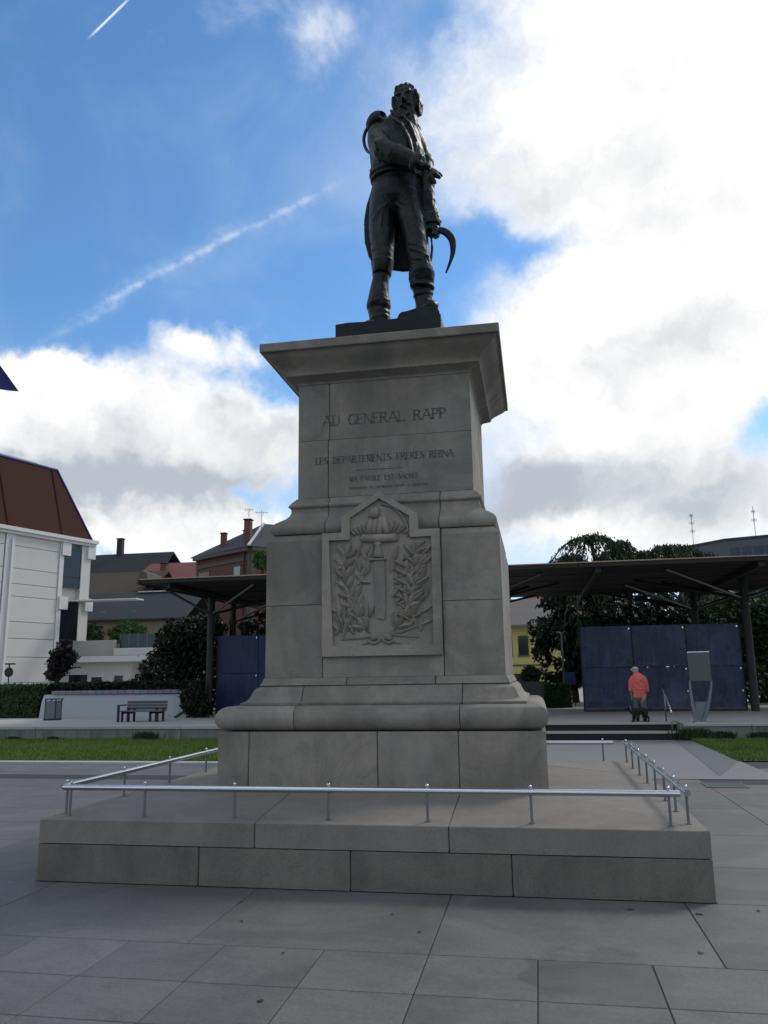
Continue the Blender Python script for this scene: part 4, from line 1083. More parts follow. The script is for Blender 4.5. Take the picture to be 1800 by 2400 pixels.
# ------------------------------------------------------------------ house with brown mansard roof, far left
wh = empty('white_building', (-22.5, 28, 0), 'white panelled building with tall brown mansard roof at the left edge', 'building')
A2, A, B, C_ = Vector((-24.6, 19.8)), Vector((-23.06, 24.95)), Vector((-22.12, 28.0)), Vector((-21.55, 29.75))
back = [Vector((-34, 36)), Vector((-40, 22))]
plan = [A2, A, B, C_]+back
inn = [Vector((p.x+(-31-p.x)*0.03, p.y+(28-p.y)*0.03)) for p in plan]
def walls(poly, z0, z1):
    n = len(poly)
    V = [(p.x, p.y, z0) for p in poly]+[(p.x, p.y, z1) for p in poly]
    return V, [(i, (i+1) % n, (i+1) % n+n, i+n) for i in range(n)]+[tuple(range(n, 2*n)), tuple(range(n))]
obj('wall_core', walls(inn, 0, 8.7), M['white'], wh)
def wpanel(P_, Q_, z0, z1, name, m, proud=0.0, th=0.12, parent=None):
    d = (Q_-P_).normalized(); n_ = Vector((d.y, -d.x))
    a, b = P_+n_*proud, Q_+n_*proud
    c, e = a-n_*th, b-n_*th
    V = [(p.x, p.y, z) for z in (z0, z1) for p in (a, b, e, c)]
    return obj(name, (V, [(0, 1, 2, 3), (7, 6, 5, 4), (0, 4, 5, 1), (1, 5, 6, 2), (2, 6, 7, 3), (3, 7, 4, 0)]), m, parent or wh)
zl = [0.0, 1.5, 2.70, 3.57, 4.36, 5.56, 6.16, 6.90, 7.98, 8.55]
ab = (B-A)
for i in range(len(zl)-1):
    wpanel(A+ab*0.13, B-ab*0.05, zl[i]+.012, zl[i+1]-.012, 'wall_panel', M['white'], 0.02)
    wpanel(A2, A-(A-A2)*0.03, zl[i]+.012, zl[i+1]-.012, 'wall_panel', M['white'], 0.02)
wpanel(A-(A-A2)*.02, A+ab*0.12, 0, 8.55, 'pilaster', M['white_trim'], 0.06)
wpanel(B-ab*0.045, B+(C_-B)*0.06, 0, 8.55, 'pilaster', M['white_trim'], 0.07)
wpanel(B+(C_-B)*0.68, C_, 0, 8.5, 'pilaster', M['white'], 0.05, 0.5)
wpanel(A+ab*0.05, A+ab*0.07, 0.2, 8.3, 'drain_pipe', M['white_trim'], 0.16, 0.07)
for za, zb in ((6.25, 8.35), (2.9, 5.5)):
    w_ = wpanel(B+(C_-B)*0.06, B+(C_-B)*0.68, za, zb, 'window', M['glass_dark'], 0.0, 0.1)
    wpanel(B+(C_-B)*0.06, B+(C_-B)*0.68, za+(zb-za)*.25, za+(zb-za)*.25+.05, 'transom', M['dark_metal'], 0.02, 0.04, w_)
for zb in (8.2, 5.45):
    wpanel(B-ab*0.02, B+(C_-B)*0.25, zb-.35, zb+.3, 'corbel', M['white_trim'], 0.16, 0.2)
    wpanel(B+(C_-B)*0.85, C_+(C_-B)*0.12, zb-.35, zb+.3, 'corbel', M['white_trim'], 0.16, 0.4)
def edge_loop(pts, z0, z1, out, name, m):
    for i in range(len(pts)-1): wpanel(pts[i], pts[i+1], z0, z1, name, m, out, 0.5)
edge_loop([A2, A, B, C_+(C_-B)*.12], 8.52, 8.66, 0.18, 'cornice', M['white_trim'])
edge_loop([A2, A, B, C_+(C_-B)*.14], 8.662, 8.84, 0.30, 'gutter', M['white_trim'])
Ct = C_+(C_-B)*0.06
T = [Vector((-26.0, 19.8)), Vector((-24.32, 25.42)), Vector((-23.36, 28.56)), Vector((-23.25, 28.90)), Vector((-33, 34)), Vector((-38, 22))]
E0 = [A2, A, B, Ct]+back
zr0, zr1 = 8.845, 12.6
n = 6
Vr = [(p.x, p.y, zr0) for p in E0]+[(p.x, p.y, zr1) for p in T]
rf = obj('roof', (Vr, [(i, (i+1) % n, (i+1) % n+n, i+n) for i in range(n)]+[tuple(range(n, 2*n))]), M['brown_metal'], wh)
for i, m_ in ((1, M['brown_metal']), (2, M['brown_metal']), (3, M['blue_trim'])):
    obj('hip_cap', beam((E0[i].x+.02, E0[i].y-.02, zr0), (T[i].x+.02, T[i].y-.02, zr1+.02), .08, .06), m_, rf)
for i in range(3):
    obj('ridge_cap', beam((T[i].x, T[i].y, zr1+.03), (T[i+1].x, T[i+1].y, zr1+.03), .12, .08), M['blue_trim'], rf)
obj('roof_rail', beam((T[0].x-.4, T[0].y+.1, zr1+.22), (T[2].x-.5, T[2].y-.6, zr1+.14), .05, .18), M['white_trim'], rf)
obj('balcony_slab', box(-22.0, -18.2, 28.6, 29.4, 5.54, 5.60), M['white_trim'], wh)

# lower white building with planted terrace
lo = empty('terrace_house', (-19.5, 30, 0), 'low white building with planted roof terrace between the tall buildings', 'building')
obj('wall', box(-23.5, -18.6, 29.2, 33, 0, 2.45), M['white'], lo)
obj('wall', box(-18.6, -17.6, 30.2, 33, 0, 2.45), M['white'], lo)
obj('roof_slab', cbox(-22.4, -16.9, 28.6, 33.5, 2.45, 2.74, .02), M['white_trim'], lo)
obj('parapet', cbox(-22.3, -19.45, 29.0, 29.2, 2.745, 3.55, .02), M['concrete'], lo)
obj('parapet', cbox(-19.42, -17.2, 28.8, 29.0, 2.745, 3.12, .03), M['white'], lo)
for x0, x1, z0, z1 in ((-22.9, -21.0, 1.0, 1.85), (-20.75, -20.2, 1.3, 1.72), (-19.5, -19.05, 1.2, 1.78)):
    w_ = obj('window', box(x0, x1, 29.17, 29.21, z0, z1), M['glass_dark'], lo)
    obj('window_frame', box(x0-.05, x1+.05, 29.16, 29.2, z1, z1+.05), M['white_trim'], w_)
for k in range(5):
    xx = -19.35+k*0.5
    obj('rail_pane', box(xx, xx+.48, 29.32, 29.34, 3.15, 3.85), M['pane'] if k == 4 else M['glass_dark'], lo)
    obj('rail_post', box(xx-.02, xx+.01, 29.3, 29.36, 2.75, 3.88), M['steel_dark'], lo)
def bush(name, label, c, r_, nleaf, size, m, seed, cat='bush', stem=True, group=None):
    t = empty(name, (c[0], c[1], c[2]-r_[2]), label, cat, group)
    obj('crown', crown([(c[0], c[1], c[2], *r_)], nleaf, size, seed, shell=.72), m, t, kind=None)
    if stem: obj('trunk', tube([(c[0], c[1], c[2]-r_[2]-.35), (c[0], c[1], c[2])], [.09, .05], 8), M['bark'], t)
    return t
bush('clipped_bush', 'round bright green clipped bush on the roof terrace', (-19.6, 30.6, 3.95), (1.0, .8, .62), 5200, .075, M['leaf_green'], 5)
bush('clipped_bush', 'dark rounded bush beside the white building post', (-21.6, 30.6, 3.85), (.55, .5, .68), 2600, .075, M['leaf_mid'], 6)
bush('potted_shrub', 'small leafy shrub beside the brick house wall, above the canopy', (-11.0, 27.0, 7.0), (.45, .4, .45), 1500, .08, M['leaf_green'], 9)

# slate roofed beige house
be = empty('beige_house', (-21, 35, 0), 'beige house with a broad slate roof and small skylights', 'building')
obj('wall', box(-26, -17.3, 33.6, 38, 0, 4.95), M['beige'], be)
def gable_roof(x0, x1, y0, y1, ze, zr, oh, m, parent, th=0.12, yr=None):
    """ridge along x"""
    ym = (y0+y1)/2 if yr is None else yr
    prof = [(y0-oh, ze), (ym, zr), (y1+oh, ze), (y1+oh, ze-th), (ym, zr-th), (y0-oh, ze-th)]
    V = [(x0-oh, y, z) for y, z in prof]+[(x1+oh, y, z) for y, z in prof]
    n_ = 6
    return obj('roof', (V, [tuple(range(n_)), tuple(range(2*n_-1, n_-1, -1))]+[(i, (i+1) % n_, (i+1) % n_+n_, i+n_) for i in range(n_)]), m, parent)
r_ = gable_roof(-25.8, -18.0, 33.6, 39, 4.95, 6.75, .3, M['slate'], be)
obj('gutter', tube([(-26.1, 33.28, 4.86), (-17.7, 33.28, 4.86)], .07, 8), M['dark_metal'], be)
obj('ridge_flashing', beam((-22.0, 36.2, 6.76), (-17.7, 36.2, 6.76), .2, .07), M['white_trim'], r_)
for xx, yy_, zz in ((-23.1, 34.2, 5.33), (-21.2, 34.25, 5.36), (-18.6, 34.0, 5.15)):
    obj('skylight', box(xx-.16, xx+.16, yy_-.12, yy_+.12, zz-.1, zz+.1), M['white_trim'], r_)
w_ = obj('window', box(-18.55, -17.95, 33.55, 33.63, 3.0, 4.1), M['pane'], be)
obj('window_frame', frame_ring([(-18.62, 2.95), (-17.88, 2.95), (-17.88, 4.17), (-18.62, 4.17)], [(-18.55, 3.0), (-17.95, 3.0), (-17.95, 4.1), (-18.55, 4.1)], 33.5, 33.58), M['dark_metal'], w_)

# roofs in the middle distance
bh = empty('brown_roof_house', (-30, 46, 0), 'house with a low mossy brown tiled roof behind the slate roof', 'building')
obj('wall', box(-36, -26.3, 46, 52, 0, 7.6), M['beige'], bh)
gable_roof(-36, -26.3, 45, 52, 7.4, 9.75, .3, M['tile_brown'], bh)
obj('dormer', join([prism([(-26.7, 8.3), (-25.7, 8.3), (-25.85, 9.1), (-26.35, 9.3)], 44.6, 47)]), M['sandstone'], bh)
dh = empty('dark_roof_house', (-33, 56, 0), 'house with plain black tiled roof and one tall chimney', 'building')
obj('wall', box(-45, -30.3, 56, 62, 0, 10), M['sandstone'], dh)
gable_roof(-45, -30.2, 55, 62, 10.2, 12.7, .3, M['slate_dark'], dh, yr=57.5)
def chimney(parent, x, y, z0, z1, w, m, capm):
    c = obj('chimney', cbox(x-w/2, x+w/2, y-w/2, y+w/2, z0, z1, .02), m, parent)
    obj('chimney_cap', cbox(x-w*.62, x+w*.62, y-w*.62, y+w*.62, z1+.03, z1+.12, .02), capm, c)
    obj('chimney_pot', tube([(x, y, z1), (x, y, z1+.035)], w*.4, 8), M['white_trim'], c)
    return c
chimney(dh, -35.1, 57.5, 12.2, 14.0, .5, M['slate_dark'], M['slate_dark'])
rh_ = empty('red_roof_house', (-27, 51, 0), 'house with a plain red tiled roof between two others', 'building')
obj('wall', box(-30, -22, 51, 56, 0, 9.4), M['sandstone'], rh_)
gable_roof(-29.5, -22, 50, 56, 9.1, 11.0, .3, M['tile_red'], rh_)
chimney(rh_, -27.6, 51.0, 9.2, 10.6, .5, M['brick'], M['slate_dark'])
# brick house with hipped slate roof
br = empty('brick_house', (-17, 42, 0), 'red brick house with hipped slate roof, stone bands and chimneys', 'building')
K0, K1, K2 = Vector((-21.6, 43.6)), Vector((-16.35, 40.0)), Vector((-12.0, 44.2))
K3 = K0+(K2-K1)
kp = [K0, K1, K2, K3]
obj('wall', walls(kp, 0, 9.6), M['brick'], br)
def kface(P_, Q_, z0, z1, name, m, proud=.06, parent=None, th=.1): return wpanel(P_, Q_, z0, z1, name, m, proud, th, parent or br)
kface(K0, K1, 9.02, 9.28, 'stone_band', M['sandstone']); kface(K1, K2, 9.02, 9.28, 'stone_band', M['sandstone'])
kface(K0, K1, 9.6, 9.85, 'eaves', M['sandstone'], .35, None, .5); kface(K1, K2, 9.6, 9.85, 'eaves', M['sandstone'], .35, None, .5)
kface(K1-(K1-K0)*.05, K1, 0, 9.6, 'corner_quoin', M['sandstone'], .05); kface(K1, K1+(K2-K1)*.06, 0, 9.6, 'corner_quoin', M['sandstone'], .05)
kface(K0, K0+(K1-K0)*.04, 0, 9.6, 'corner_quoin', M['sandstone'], .05)
for s0, s1 in ((.05, .26), (.72, .83)):
    w_ = kface(K0+(K1-K0)*s0, K0+(K1-K0)*s1, 7.0, 8.75, 'window', M['glass_dark'] if s0 < .1 else M['pane'], .03)
    kface(K0+(K1-K0)*(s0-.02), K0+(K1-K0)*(s1+.02), 8.75, 8.85, 'lintel', M['sandstone'], .08, w_)
obj('drain_pipe', tube([(-16.85, 40.15, 0), (-16.85, 40.15, 9.6)], .07, 8), M['dark_metal'], br)
cen = (K0+K1+K2+K3)/4
oh = [p+(p-cen).normalized()*.55 for p in kp]
rdg = [cen+(K1-K0).normalized()*0.6+(K1-K2).normalized()*.6, cen+(K0-K1).normalized()*.2]
Vr = [(p.x, p.y, 9.85) for p in oh]+[(cen.x+.2, cen.y-.6, 12.0), (cen.x+1.4, cen.y+.5, 12.0)]
rf = obj('roof', (Vr, [(0, 1, 4), (1, 2, 5, 4), (2, 3, 5), (3, 0, 4, 5), (0, 3, 2, 1)]), M['slate'], br)
obj('hip_flashing', beam((oh[1].x, oh[1].y-.02, 9.9), (cen.x+.2, cen.y-.62, 12.04), .16, .08), M['white_trim'], rf)
chimney(rf, -19.15, 42.4, 9.9, 11.2, .36, M['brick'], M['slate_dark'])
chimney(rf, -16.75, 40.6, 10.0, 11.7, .44, M['brick'], M['slate_dark'])
chimney(rf, -17.6, 42.6, 10.2, 11.35, .36, M['sandstone'], M['slate_dark'])
def antenna(x, y, z0, z1, label, arms, group='roof antennas', yaw=0.3):
    t = empty('roof_antenna', (x, y, z0), label, 'antenna', group)
    obj('mast', tube([(x, y, z0), (x, y, z1)], .016, 6), M['dark_metal'], t)
    for zz, l_ in arms:
        a = obj('boom', tube([(x-l_*math.cos(yaw), y-l_*math.sin(yaw), zz), (x+l_*math.cos(yaw), y+l_*math.sin(yaw), zz)], .012, 5), M['dark_metal'], t)
        for k in (-.8, -.3, .3, .8):
            obj('element', tube([(x+l_*k*math.cos(yaw), y+l_*k*math.sin(yaw), zz-.11), (x+l_*k*math.cos(yaw), y+l_*k*math.sin(yaw), zz+.09)], .008, 5), M['dark_metal'], a)
    return t
antenna(-16.05, 41.2, 10.4, 12.5, 'forked television antenna on the brick house hip', [(12.35, .42)])
antenna(-16.72, 40.6, 11.95, 12.55, 'small television antenna above the brick chimney', [(12.45, .3)])

# ------------------------------------------------------------------ right background
gb = empty('grey_building', (13, 40, 0), 'grey flat roofed building above the canopy at the right', 'building')
M['greywall'] = mat('grey_cladding', (0.095, 0.095, 0.105), 0.85, var=0.15, obvar=0.05)
Vg = [(10.3, 43.0), (12.6, 40.0), (16.5, 38.5), (24, 42), (20, 52), (12, 50)]
obj('wall', walls([Vector(p) for p in Vg], 0, 8.95), M['greywall'], gb)
obj('parapet', walls([Vector((p[0]+(15-p[0])*-.01, p[1]+(45-p[1])*-.01)) for p in Vg], 8.95, 9.08), M['slate'], gb)
for i in range(6):
    p, q = Vector((12.75, 39.94)), Vector((16.3, 38.57))
    a = p+(q-p)*(i/6+.02); b = p+(q-p)*(i/6+.145)
    for z0, z1 in ((7.2, 8.5), (4.6, 6.2)):
        wpanel(a, b, z0, z1, 'window', M['glass_dark'], .03, .08, gb)
antenna(11.2, 41.8, 9.05, 11.0, 'tall thin antenna mast on the near end of the grey roof', [(9.9, .14), (10.4, .16), (10.85, .12)])
antenna(14.3, 40.0, 9.1, 10.9, 'thin antenna mast near the frame edge on the grey roof', [(10.1, .16), (10.6, .12)])
yh = empty('yellow_house', (1, 46, 0), 'yellow rendered house with dark windows seen under the canopy', 'building')
obj('wall', box(-5, 3.5, 45.5, 52, 0, 4.65), M['yellow'], yh)
gable_roof(-5, 3.5, 45, 53, 4.7, 6.75, .3, mat('grey_brown_tiles', (0.14, 0.125, 0.11), .9, var=.25, nscale=1, fine=10, bump=.3, bdist=.03, obvar=0), yh)
obj('string_course', box(-5.02, 3.52, 45.44, 45.5, 2.05, 2.15), M['sandstone'], yh)
for x0, x1, z0, z1 in ((-0.65, -0.05, 2.75, 4.0), (0.35, 1.0, 2.75, 4.0), (-0.2, 0.75, 0.2, 1.55), (1.5, 2.2, 2.75, 4.0)):
    w_ = obj('window', box(x0, x1, 45.42, 45.5, z0, z1), M['glass_dark'], yh)
    obj('window_sill', box(x0-.06, x1+.06, 45.38, 45.5, z0-.08, z0-.01), M['sandstone'], w_)
r2_ = empty('red_tiled_house', (3, 60, 0), 'distant red tiled roof above the yellow house', 'building')
obj('wall', box(1, 8, 60, 66, 0, 6), M['sandstone'], r2_)
gable_roof(1, 8, 60, 66, 6, 8.15, .3, M['tile_red'], r2_)

# trees
def tree(name, label, base, blobs, n, size, m, seed, trunk_r=.16, droop=0, group=None, gap=0.15, asp=1.6, cat='tree'):
    t = empty(name, base, label, cat, group)
    top = max(b[2] for b in blobs)
    cx_ = sum(b[0] for b in blobs)/len(blobs); cy_ = sum(b[1] for b in blobs)/len(blobs)
    parts_ = [tube([base, ((base[0]+cx_)/2+.1, (base[1]+cy_)/2, base[2]+(top-base[2])*.5), (cx_, cy_, top)], [trunk_r, trunk_r*.7, trunk_r*.2], 8)]
    for b in blobs:
        parts_.append(tube([((base[0]+cx_)/2, (base[1]+cy_)/2, base[2]+(top-base[2])*.35), ((b[0]+cx_)/2, (b[1]+cy_)/2, b[2]-b[5]*.3), (b[0], b[1], b[2])], [trunk_r*.5, trunk_r*.35, .02], 6))
    obj('trunk', join(parts_), M['bark'], t)
    obj('crown', crown(blobs, n, size, seed, droop, asp, gap=gap), m, t)
    return t
def weeping(name, label, base, lobes, seed, m, group):
    """conifer with arching limbs hung with strands"""
    rr = random.Random(seed)
    t = empty(name, base, label, 'tree', group)
    top = max(l[2] for l in lobes)
    tp = [tube([base, (base[0]+.15, base[1], base[2]+(top-base[2])*.6), (lobes[0][0], lobes[0][1], top-.15)], [.24, .16, .05], 8)]
    V, F = [], []
    for (lx, ly, lz, reach, drop) in lobes:
        for k in range(9):
            a = 2*math.pi*k/9+rr.uniform(-.3, .3)
            rc = reach*rr.uniform(.7, 1.1)
            pts = []
            for i in range(9):
                s = i/8
                pts.append(Vector((lx+math.cos(a)*rc*s, ly+math.sin(a)*rc*s, lz-drop*s**1.7+.22*math.sin(s*math.pi)+rr.uniform(-.04, .04))))
            tp.append(tube([tuple(p) for p in pts], [.05*(1-i/9)+.012 for i in range(9)], 5))
            for i in range(1, 9):
                for q_ in range(18):
                    p = pts[i-1].lerp(pts[i], rr.random())+Vector((rr.gauss(0, .13), rr.gauss(0, .13), rr.gauss(.02, .07)))
                    ln = rr.uniform(.15, .50)*(0.4+.6*i/8); w = rr.uniform(.022, .05)
                    d = Vector((rr.gauss(0, .35)+math.cos(a)*.3, rr.gauss(0, .35)+math.sin(a)*.3, -1)).normalized()
                    s_ = d.cross(Vector((rr.gauss(0, 1), rr.gauss(0, 1), .2))).normalized()*w
                    i0 = len(V)
                    V += [tuple(p), tuple(p+d*ln*.35+s_), tuple(p+d*ln), tuple(p+d*ln*.35-s_)]
                    F.append((i0, i0+1, i0+2, i0+3))
    obj('trunk', join(tp), M['bark'], t)
    obj('crown', (V, F), m, t)
    return t
CG = 'trees behind the canopy'
weeping('weeping_conifer', 'weeping dark conifer with the highest arching top behind the canopy', (4.4, 27, .3), [(4.05, 27, 7.4, 2.0, 1.7), (3.2, 26.8, 6.5, 1.5, 1.6), (4.9, 27.2, 6.6, 1.3, 1.6), (3.4, 26.5, 5.2, 2.0, 2.6), (4.8, 26.5, 5.0, 2.0, 2.6)], 21, M['leaf_conifer'], CG)
weeping('weeping_conifer', 'weeping conifer with two low humped tops right of the highest one', (6.6, 27.3, .3), [(5.4, 27.3, 7.10, 1.0, 1.5), (7.2, 27.3, 6.8, 1.4, 1.4), (6.3, 27.2, 6.6, 1.0, 1.6), (6.6, 26.6, 5.0, 2.2, 2.8)], 22, M['leaf_conifer'], CG)
weeping('weeping_conifer', 'weeping conifer beside the grey building, lowest of the tops', (8.6, 28, .3), [(8.0, 28, 6.9, 1.4, 1.4), (9.0, 28, 6.5, 1.0, 1.6), (8.8, 27, 5.2, 1.8, 2.6)], 23, M['leaf_conifer'], CG)
tree('dark_tree', 'dark leafy tree in front of the yellow house, under the canopy', (3.0, 26, .3), [(2.4, 26, 3.3, 1.1, 1.0, 1.0), (2.9, 26.5, 4.5, 1.2, 1.0, .9), (1.8, 26, 2.4, .5, .6, .6), (2.6, 26, 1.6, 1.0, .9, .9), (3.4, 26, 2.6, 1.2, 1, 1.4)], 5200, .16, M['leaf_dark'], 31, group=CG)
tree('dark_tree', 'broad dark tree behind the wide glass screen', (5.5, 25, .3), [(4.8, 25, 3.3, 1.6, 1.2, 1.2), (6.5, 25, 3.4, 1.6, 1.2, 1.2), (5.6, 25.4, 2.0, 2.4, 1.2, 1.5)], 6500, .17, M['leaf_dark'], 32, group=CG, gap=0)
tree('dark_tree', 'dark tree right of the last canopy column', (10.3, 25, .3), [(9.3, 24.8, 3.2, 1.5, 1.2, 1.6), (11.0, 25, 3.2, 1.6, 1.2, 1.6), (9.8, 24.6, 1.4, 1.8, 1.2, 1.3), (12.6, 25, 2.4, 1.6, 1.2, 2.0)], 8500, .16, M['leaf_mid'], 33, group=CG, gap=0)
tree('dark_tree', 'tall dark shrub left of the left canopy column', (-12.0, 21.0, .3), [(-12.4, 21, 3.0, .9, .9, .9), (-11.3, 21, 3.2, 1.0, .9, .9), (-12.6, 21, 1.8, 1.3, 1, 1.1), (-11.2, 21.2, 1.6, 1.4, 1, 1.3), (-13.4, 20.8, 1.2, .9, .8, .6)], 7800, .14, M['leaf_dark'], 34, group='dark shrubs beside the blue wall', gap=0)
tree('dark_tree', 'dark shrub behind the narrow glass screen left of the pedestal', (-8.6, 22.5, .3), [(-9.2, 22.5, 3.0, 1.3, 1, 1.2), (-7.4, 22.8, 3.0, 1.6, 1, 1.2), (-8.5, 22.5, 1.6, 2.0, 1, 1.3), (-5.2, 23, 2.6, 1.8, 1, 1.8)], 8000, .15, M['leaf_dark'], 35, group='dark shrubs beside the blue wall', gap=0)
tree('dark_shrub', 'low dark shrub at the right end of the blue wall', (-9.9, 15.6, .37), [(-9.35, 15.7, .95, .40, .4, .5), (-9.05, 15.7, .7, .4, .35, .4)], 2400, .075, M['leaf_dark'], 36, .05, group=None, gap=0, cat='shrub')
# purple black plant with broad upright leaves
pt = empty('dark_leafed_plant', (-16.2, 19, .37), 'dark plant with broad upright leaves before the white building', 'plant')
obj('stem', tube([(-16.25, 19, .37), (-16.2, 19, 1.7), (-16.1, 19, 2.5)], [.07, .06, .04], 8), M['bark'], pt)
rp = random.Random(4)
obj('crown', crown([(-16.15, 19, 2.35, .42, .4, .55), (-15.8, 19, 2.45, .35, .3, .3), (-16.35, 19, 1.9, .3, .3, .35)], 900, .12, 14, asp=2.2), M['leaf_black'], pt)
for k in range(34):
    a = rp.uniform(0, 6.28); z = rp.uniform(1.6, 2.7); ln = rp.uniform(.45, .95); up_ = rp.uniform(.35, 1.3)
    p = Vector((-16.1, 19, z))
    d = Vector((math.cos(a), math.sin(a), up_)).normalized(); s_ = d.cross(Vector((0, 0, 1))).normalized()
    V, F = [], []
    for i in range(6):
        s = i/5; w = .13*math.sin(math.pi*min(1, s*.9+.08))
        c = p+d*ln*s+Vector((0, 0, -.25*ln*s*s))
        V += [tuple(c-s_*w+Vector((0, 0, .03))), tuple(c), tuple(c+s_*w+Vector((0, 0, .03)))]
    for i in range(5):
        for q_ in range(2): F.append((i*3+q_, i*3+q_+1, i*3+q_+4, i*3+q_+3))
    obj('leaf', (V, F), M['leaf_black'], pt)
# hedges
def hedge(label, x0, x1, y0, y1, z0, z1, n, seed, m, name='hedge', size=.07):
    rr = random.Random(seed)
    t = empty(name, ((x0+x1)/2, (y0+y1)/2, z0), label, 'hedge')
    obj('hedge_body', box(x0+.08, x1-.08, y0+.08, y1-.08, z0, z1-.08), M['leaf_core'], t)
    V, F = [], []
    for k in range(n):
        f_ = rr.random()
        if f_ < .6: p = Vector((rr.uniform(x0, x1), y0+rr.gauss(.03, .03), rr.uniform(z0, z1))); nn = Vector((0, -1, 0))
        elif f_ < .9: p = Vector((rr.uniform(x0, x1), rr.uniform(y0, y1), z1+rr.gauss(-.02, .035))); nn = Vector((0, 0, 1))
        else: p = Vector((x1+rr.gauss(-.02, .03), rr.uniform(y0, y1), rr.uniform(z0, z1))); nn = Vector((1, 0, 0))
        nn = (nn+Vector((rr.gauss(0, .7), rr.gauss(0, .7), rr.gauss(0, .7)))).normalized()
        a = nn.cross(Vector((rr.gauss(0, 1), rr.gauss(0, 1), rr.gauss(0, 1)))).normalized(); c = nn.cross(a)
        s = size*rr.uniform(.6, 1.3); i0 = len(V)
        V += [tuple(p-a*s), tuple(p+c*s*.5), tuple(p+a*s), tuple(p-c*s*.5)]; F.append((i0, i0+1, i0+2, i0+3))
    obj('foliage', (V, F), m, t)
    return t
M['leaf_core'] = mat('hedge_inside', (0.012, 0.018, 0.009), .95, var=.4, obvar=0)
hedge('dark clipped hedge at the left edge of the terrace', -22, -15.0, 16.0, 17.0, .37, 1.42, 14000, 41, M['leaf_mid'])
hedge('long dark hedge behind the pale blue wall', -14.95, -9.6, 16.5, 17.2, .37, 1.46, 11000, 42, M['leaf_dark'])
hedge('low dark hedge at the back under the canopy', 1.3, 2.6, 21.0, 21.6, .37, 1.15, 3000, 43, M['leaf_mid'])

# ------------------------------------------------------------------ terrace furniture
bw = empty('garden_wall', (-12, 16, .37), 'low pale blue wall with a tiled coping behind the bench', 'wall')
obj('wall', prism([(-14.85, .365), (-9.55, .365), (-9.62, .8), (-9.85, 1.1), (-14.7, 1.12), (-14.78, .9)], 15.9, 16.1), M['bluewall'], bw)
for k in range(18):
    x0 = -14.4+k*0.265
    obj('coping_tile', cbox(x0, x0+.255, 15.82, 16.18, 1.125, 1.24+random.uniform(-.008, .008), .012), mat('coping_%d' % k, (0.17+random.uniform(-.04, .05), 0.175+random.uniform(-.03, .03), 0.215), .8, var=.2) if k < 6 else bpy.data.materials['coping_%d' % (k % 6)], bw)
bn = empty('bench', (-9.97, 13.4, .37), 'grey slatted bench standing before the pale blue wall', 'bench')
M['bench'] = mat('grey_bench_wood', (0.085, 0.088, 0.092), .75, var=.25, obvar=.2)
bx0, bx1, by = -10.6, -9.32, 13.4
for k in range(4): obj('seat_slat', cbox(bx0, bx1, by-.05+k*.11, by+.05+k*.11, .655, .69, .006), M['bench'], bn)
for k in range(3): obj('back_slat', cbox(bx0, bx1, by+.40+k*.012, by+.43+k*.012, .70+k*.088, .78+k*.088, .006), M['bench'], bn)
for xx in (bx0+.06, bx0+.24, bx1-.34, bx1-.12):
    l_ = obj('leg', join([box(xx, xx+.05, by-.04, by+.02, .37, .655), box(xx, xx+.05, by+.34, by+.40, .37, .75), box(xx, xx+.05, by-.04, by+.40, .60, .653)]), M['dark_metal'], bn)
obj('armrest', box(bx0-.07, bx0-.01, by-.06, by+.42, .82, .86), M['bench'], bn)
obj('armrest_post', box(bx0-.07, bx0-.01, by-.04, by+.01, .37, .82), M['dark_metal'], bn)
lb = empty('litter_bin', (-13.5, 14.6, .37), 'boxy glass sided litter bin left of the bench', 'litter bin')
x0, x1, y0, y1 = -13.72, -13.34, 14.45, 14.8
for xa in (x0, x1-.03):
    for ya in (y0, y1-.03): obj('corner_post', box(xa, xa+.03, ya, ya+.03, .37, 1.0), M['dark_metal'], lb)
obj('side_panel', box(x0+.032, x1-.032, y0+.005, y0+.02, .43, .96), mat('bin_glass', (.10, .12, .135), .25, var=.15), lb)
for xa in (x0+.005, x1-.02): obj('side_panel', box(xa, xa+.015, y0+.032, y1-.032, .43, .96), bpy.data.materials['bin_glass'], lb)
obj('lid', cbox(x0-.01, x1+.06, y0-.01, y1+.01, 1.002, 1.03, .006), M['dark_metal'], lb)
obj('base_plate', box(x0-.02, x1+.01, y0-.01, y1+.01, .375, .42), M['dark_metal'], lb)
rs = empty('round_sign', (-18.9, 20, .37), 'small round dark sign on a thin pole before the white building', 'sign')
obj('pole', tube([(-18.93, 20, .37), (-18.96, 20, 1.75)], .022, 8), M['dark_metal'], rs)
obj('disc', xf(tube([(0, -.015, 0), (0, .015, 0)], .19, 20), Matrix.Translation((-18.97, 20, 1.93))), M['dark_metal'], rs)
obj('top_bracket', box(-19.15, -18.72, 19.97, 20.03, 2.22, 2.28), M['dark_metal'], rs)
obj('hanger', box(-18.99, -18.95, 19.98, 20.02, 2.1, 2.225), M['dark_metal'], rs)
